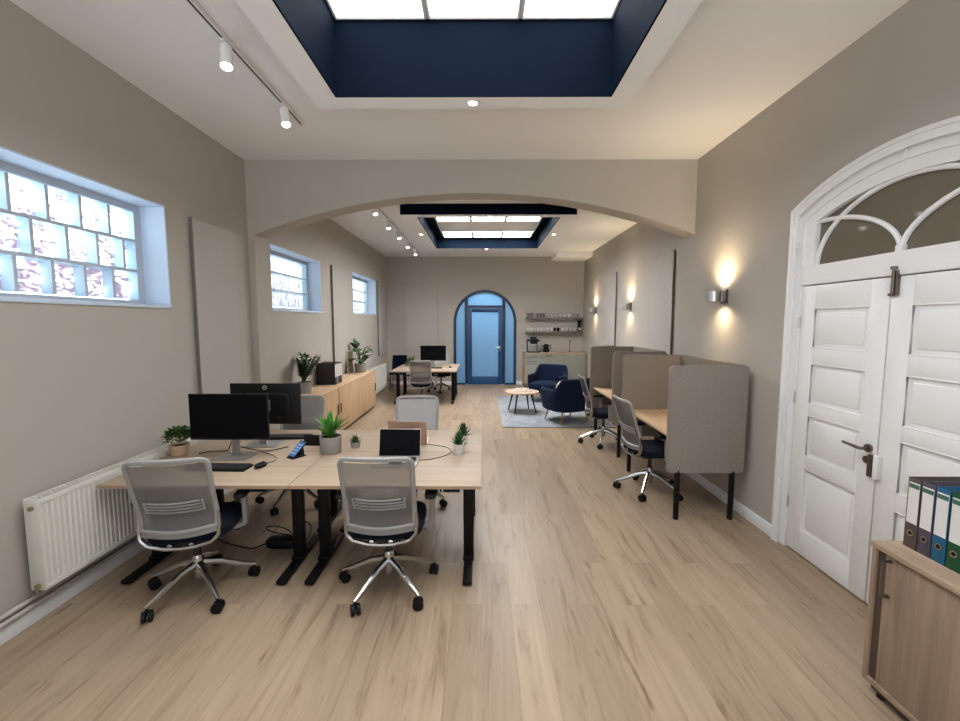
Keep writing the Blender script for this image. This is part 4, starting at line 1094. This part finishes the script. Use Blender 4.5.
# navy visitor chair in the far left corner
vc = thing('side_chair', 'navy side chair in the far left corner behind the desks', 'chair', (-2.24, 11.42, 0), PI)
MB().cushion((0, .02, .45), .22, .22, .04, .4, .4).build('seat', M['navyfelt'], vc)
MB().grid(lambda u, v: ((u * 2 - 1) * (.215 - .02 * v), -.20 - .07 * v - .03 * (1 - (u * 2 - 1) ** 2), .46 + .44 * v), 10, 8, thick=.03).build('backrest', M['navyfelt'], vc)
for sx in (-1, 1):
    for sy in (-1, 1): MB().tube([(sx * .17, sy * .16, .43), (sx * .19, sy * .19, 0)], [.014, .011], 8).build('leg', M['blackmetal'], vc)

# ------------------------------------------------------------------ kitchen
KX0, KX1, KY = 1.175, 2.86, 11.70
for a, b, kind, lab in ((KX0, 1.70, 'dr', 'sage kitchen cabinet with two drawers under the coffee machine'), (1.705, 2.28, 'sd', 'sage kitchen cabinet with one wide pull, middle of the unit'), (2.285, KX1, 'dd', 'sage kitchen cabinet under the tap, at the right wall')):
    root = thing('kitchen_cabinet', lab, 'kitchen cabinet', (a, KY, 0), 0, 'sage kitchen cabinets'); W = b - a
    MB().box(0, W, .02, .565, .09, .925, .001).build('carcass', M['oakdoor'], root); MB().box(0, W, .06, .55, 0, .09).build('plinth', M['shelf'], root)
    if kind == 'dr':
        for z0, z1 in ((.78, .918), (.61, .775)):
            d = MB().box(.022, W - .003, 0, .02, z0, z1, .002).build('drawer', M['sage'], root); MB().box(W * .35, W * .62, -.018, 0, z1 - .06, z1 - .042, .003).build('drawer_handle', M['bronze'], d)
        MB().box(.022, W - .003, 0, .02, .095, .605, .002).build('cabinet_door', M['sage'], root)
    else:
        d = MB().box(.003, W - (.022 if kind == 'dd' else .003), 0, .02, .095, .918, .002).build('cabinet_door', M['sage'], root)
        if kind == 'sd': MB().box(W * .02, W * .36, -.018, 0, .862, .888, .003).build('door_handle', M['bronze'], d)
wt = thing('worktop', 'oak worktop across the sage kitchen cabinets', 'worktop', (KX0, KY, .926))
MB().box(-.01, KX1 - KX0 + .012, -.015, .58, 0, .034, .002).build('worktop_board', M['oak'], wt)
for z, lab in ((1.93, 'upper grey wall shelf of cups and jars'), (1.54, 'lower grey wall shelf of mugs')):
    s_ = thing('wall_shelf', lab, 'shelf', (1.235, YB - .20, z)); MB().box(0, 1.60, 0, .20, -.04, 0, .002).build('shelf_board', M['shelf'], s_)
    bk = MB()
    for xx in (.2, 1.4): bk.box(xx, xx + .03, .06, .2, -.065, -.041, .002)
    bk.build('shelf_bracket', M['shelf'], s_)
def cup(kind, lab, loc, group, mat, r, h):
    root = thing(kind, lab, {'mug': 'mug', 'storage_jar': 'jar', 'drinking_glass': 'glass'}[kind], loc, 0, group)
    MB().lathe([(0, 0), (r * .85, 0), (r * .9, .004), (r, h), (r - .004, h), (r * .85, .008), (0, .008)], seg=16).build('cup_body', M[mat], root)
    if kind == 'mug': MB().tube([(r * .95, 0, h * .8), (r * 1.45, 0, h * .72), (r * 1.5, 0, h * .4), (r * .92, 0, h * .25)], .006, 6).build('cup_handle', M[mat], root)
    if kind == 'storage_jar': MB().lathe([(0, h + .002), (r * 1.03, h + .002), (r * 1.03, h + .02), (0, h + .02)], seg=16).build('jar_lid', M['black'], root)
ys = YB - .10
for i, x in enumerate((1.30, 1.40)): cup('storage_jar', ['dark jar at the left end of the upper shelf', 'dark jar second from left on the upper shelf'][i], (x, ys, 1.93), 'jars on the upper shelf', 'cupgrey', .044, .095)
for i, x in enumerate((1.55, 1.655, 1.745)): cup('storage_jar', ['grey jar third from left on the upper shelf', 'grey jar fourth from left on the upper shelf', 'grey jar fifth from left on the upper shelf'][i], (x, ys, 1.93), 'jars on the upper shelf', 'cupgrey', .038, .085)
for i in range(5): cup('mug', 'white mug on the right half of the upper shelf', (1.98 + i * .118, ys, 1.93), 'white mugs on the upper shelf', 'cupwhite', .036, .095)
for i in range(2): cup('drinking_glass', 'clear glass at the right end of the upper shelf', (2.58 + i * .12, ys, 1.93), 'drinking glasses on the upper shelf', 'cupclear', .034, .10)
for i in range(8): cup('mug', 'white mug in the left row on the lower shelf', (1.30 + i * .094, ys, 1.54), 'white mugs at the left of the lower shelf', 'cupwhite', .034, .11)
cup('mug', 'left one of two black mugs on the lower shelf', (2.055, ys, 1.54), 'black mugs on the lower shelf', 'black', .036, .10); cup('mug', 'right one of two black mugs on the lower shelf', (2.15, ys, 1.54), 'black mugs on the lower shelf', 'black', .036, .10)
for i in range(4):
    cup('mug', 'white mug alternating with dark gaps at the lower shelf right', (2.26 + i * .115, ys - .02, 1.54), 'white mugs at the right of the lower shelf', 'cupwhite', .030, .105)
g = thing('coffee_grinder', 'black appliance standing at the right end of the lower shelf', 'coffee grinder', (2.75, ys, 1.54))
MB().box(-.055, .055, -.06, .06, 0, .03, .004).box(-.045, .045, .0, .06, .03, .2, .004).build('grinder_body', M['black'], g); MB().lathe([(0, .2), (.04, .2), (.055, .31), (0, .315)], seg=18).build('hopper', M['black'], g); MB().lathe([(0, .031), (.03, .031), (.032, .10), (0, .10)], (0, -.03, 0), 14).build('grounds_cup', M['cupwhite'], g)
# coffee machine
cmn = thing('coffee_machine', 'black and steel coffee machine on the oak worktop', 'coffee machine', (1.43, 12.0, .96))
MB().box(-.17, .17, -.17, .17, 0, .03, .006).box(-.17, .17, .0, .17, .03, .36, .02).box(-.17, -.10, -.15, .0, .03, .34, .012).box(.10, .17, -.15, .0, .03, .34, .012).box(-.10, .10, -.16, .0, .24, .385, .014).build('machine_body', M['black'], cmn)
MB().box(-.155, .155, -.178, -.171, .035, .05).box(-.098, .098, -.165, -.02, .031, .048, .003).build('drip_tray', M['steel'], cmn)
MB().box(-.095, .095, -.004, .002, .05, .235).box(-.165, -.105, -.1535, -.1505, .05, .30).box(.105, .165, -.1535, -.1505, .05, .30).build('steel_front', M['steel'], cmn)
MB().box(-.03, .03, -.14, -.06, .17, .24, .006).cyl((-.012, -.10, .15), (-.012, -.10, .17), .006).cyl((.012, -.10, .15), (.012, -.10, .17), .006).build('spout', M['chrome'], cmn)
MB().lathe([(0, .385), (.09, .385), (.10, .43), (0, .435)], (0, .02, 0), 18).build('bean_hopper', M['darkgrey'], cmn)
kt = thing('kettle', 'black kettle beside the coffee machine', 'kettle', (1.79, 12.0, .96))
MB().lathe([(0, 0), (.085, 0), (.088, .02), (.08, .14), (.068, .215), (.03, .235), (0, .237)], seg=24).build('kettle_body', M['black'], kt); MB().tube([(.065, 0, .20), (.13, 0, .20), (.135, 0, .10), (.085, 0, .05)], .012, 8).build('kettle_handle', M['black'], kt)
MB().tube([(-.07, 0, .15), (-.10, 0, .19), (-.115, 0, .20)], [.018, .012, .010], 8).build('kettle_spout', M['black'], kt); MB().lathe([(0, .236), (.014, .236), (.014, .255), (0, .258)], seg=12).build('lid_knob', M['steel'], kt)
tp = thing('tap', 'slim steel kitchen tap on the worktop', 'tap', (2.47, 12.12, .96))
MB().lathe([(0, 0), (.024, 0), (.024, .03), (.016, .05), (0, .05)], seg=14).build('tap_base', M['bronze'], tp); MB().tube([(0, 0, .04), (0, 0, .28), (0, -.02, .325), (0, -.07, .345), (0, -.12, .325), (0, -.135, .28)], .011, 10).build('tap_spout', M['bronze'], tp); MB().tube([(.016, 0, .06), (.06, 0, .085)], .007, 8).build('tap_lever', M['steel'], tp)

# ------------------------------------------------------------------ cables under the desk
pb = thing('power_adapter', 'black power block with coiled leads under the front left desk', 'power adapter', (-1.60, 3.30, 0))
MB().cushion((0, 0, .042), .125, .055, .042, .5, .5).build('adapter_body', M['black'], pb)
pts = [(.10 * math.cos(R(a)) - .02, .05 * math.sin(R(a)) - .01, .09 + .07 * math.sin(R(a * .5)) + .004 * a / 100) for a in range(0, 560, 20)]
MB().tube(pts, .005, 6).build('coiled_lead', M['black'], pb)
cable('floor_cable', 'black cable lying on the floor under the front left desk', [(-1.73, 3.30, .03), (-1.82, 3.27, .006), (-1.95, 3.30, .006), (-2.10, 3.36, .006), (-2.25, 3.45, .006)], .005)
cable('lead_cable', 'black lead running from the power block back under the rear desk', [(-1.466, 3.30, .04), (-1.45, 3.36, .012), (-1.46, 3.50, .006), (-1.52, 3.66, .006), (-1.60, 3.74, .006)], .005)

# ------------------------------------------------------------------ camera, world, colour
F = 430.0
cam = bpy.data.cameras.new('camera'); cam.sensor_width = 36; cam.sensor_fit = 'HORIZONTAL'; cam.lens = F / 960 * 36; cam.clip_start = .05
co = bpy.data.objects.new('camera', cam); COL.objects.link(co); co.location = (0, 0, 1.8)
co.rotation_euler = (PI / 2 - math.atan(38.5 / F), 0, math.atan(2 / F)); SC.camera = co
wd = bpy.data.worlds.new('world'); SC.world = wd; wd.use_nodes = True
bg = wd.node_tree.nodes['Background']; wn = wd.node_tree
tcw = N(wn, 'ShaderNodeTexCoord'); sw_ = N(wn, 'ShaderNodeSeparateXYZ'); wn.links.new(tcw.outputs['Generated'], sw_.inputs[0])
wr = N(wn, 'ShaderNodeValToRGB'); wr.color_ramp.interpolation = 'EASE'                      # lower half made bright to throw light onto the ceiling, dimmer sky above
wr.color_ramp.elements[0].position = .46; wr.color_ramp.elements[0].color = (.92, .965, 1, 1); wr.color_ramp.elements[1].position = .54; wr.color_ramp.elements[1].color = (.30, .33, .37, 1)
mrw = N(wn, 'ShaderNodeMapRange'); mrw.inputs[1].default_value = -1; mrw.inputs[2].default_value = 1
wn.links.new(sw_.outputs['Z'], mrw.inputs[0]); wn.links.new(mrw.outputs[0], wr.inputs['Fac']); wn.links.new(wr.outputs['Color'], bg.inputs[0]); bg.inputs[1].default_value = 4.7
vs = SC.view_settings; vs.view_transform = 'Standard'; vs.look = 'None'; vs.exposure = 0.48; vs.gamma = 1; vs.use_curve_mapping = False
po = lamp('AREA', 'window_portal', (-.1, YF - .15, 1.85), 1, (1, 1, 1), None, shape='RECTANGLE', size=4.0, size_y=2.7, rot=(PI / 2, 0, 0))
po.data.cycles.is_portal = True
SC.cycles.use_denoising = True
SC.cycles.max_bounces = 8; SC.cycles.diffuse_bounces = 5; SC.cycles.glossy_bounces = 4; SC.cycles.transparent_max_bounces = 12
SC.cycles.caustics_reflective = False; SC.cycles.caustics_refractive = False; SC.cycles.sample_clamp_indirect = 6
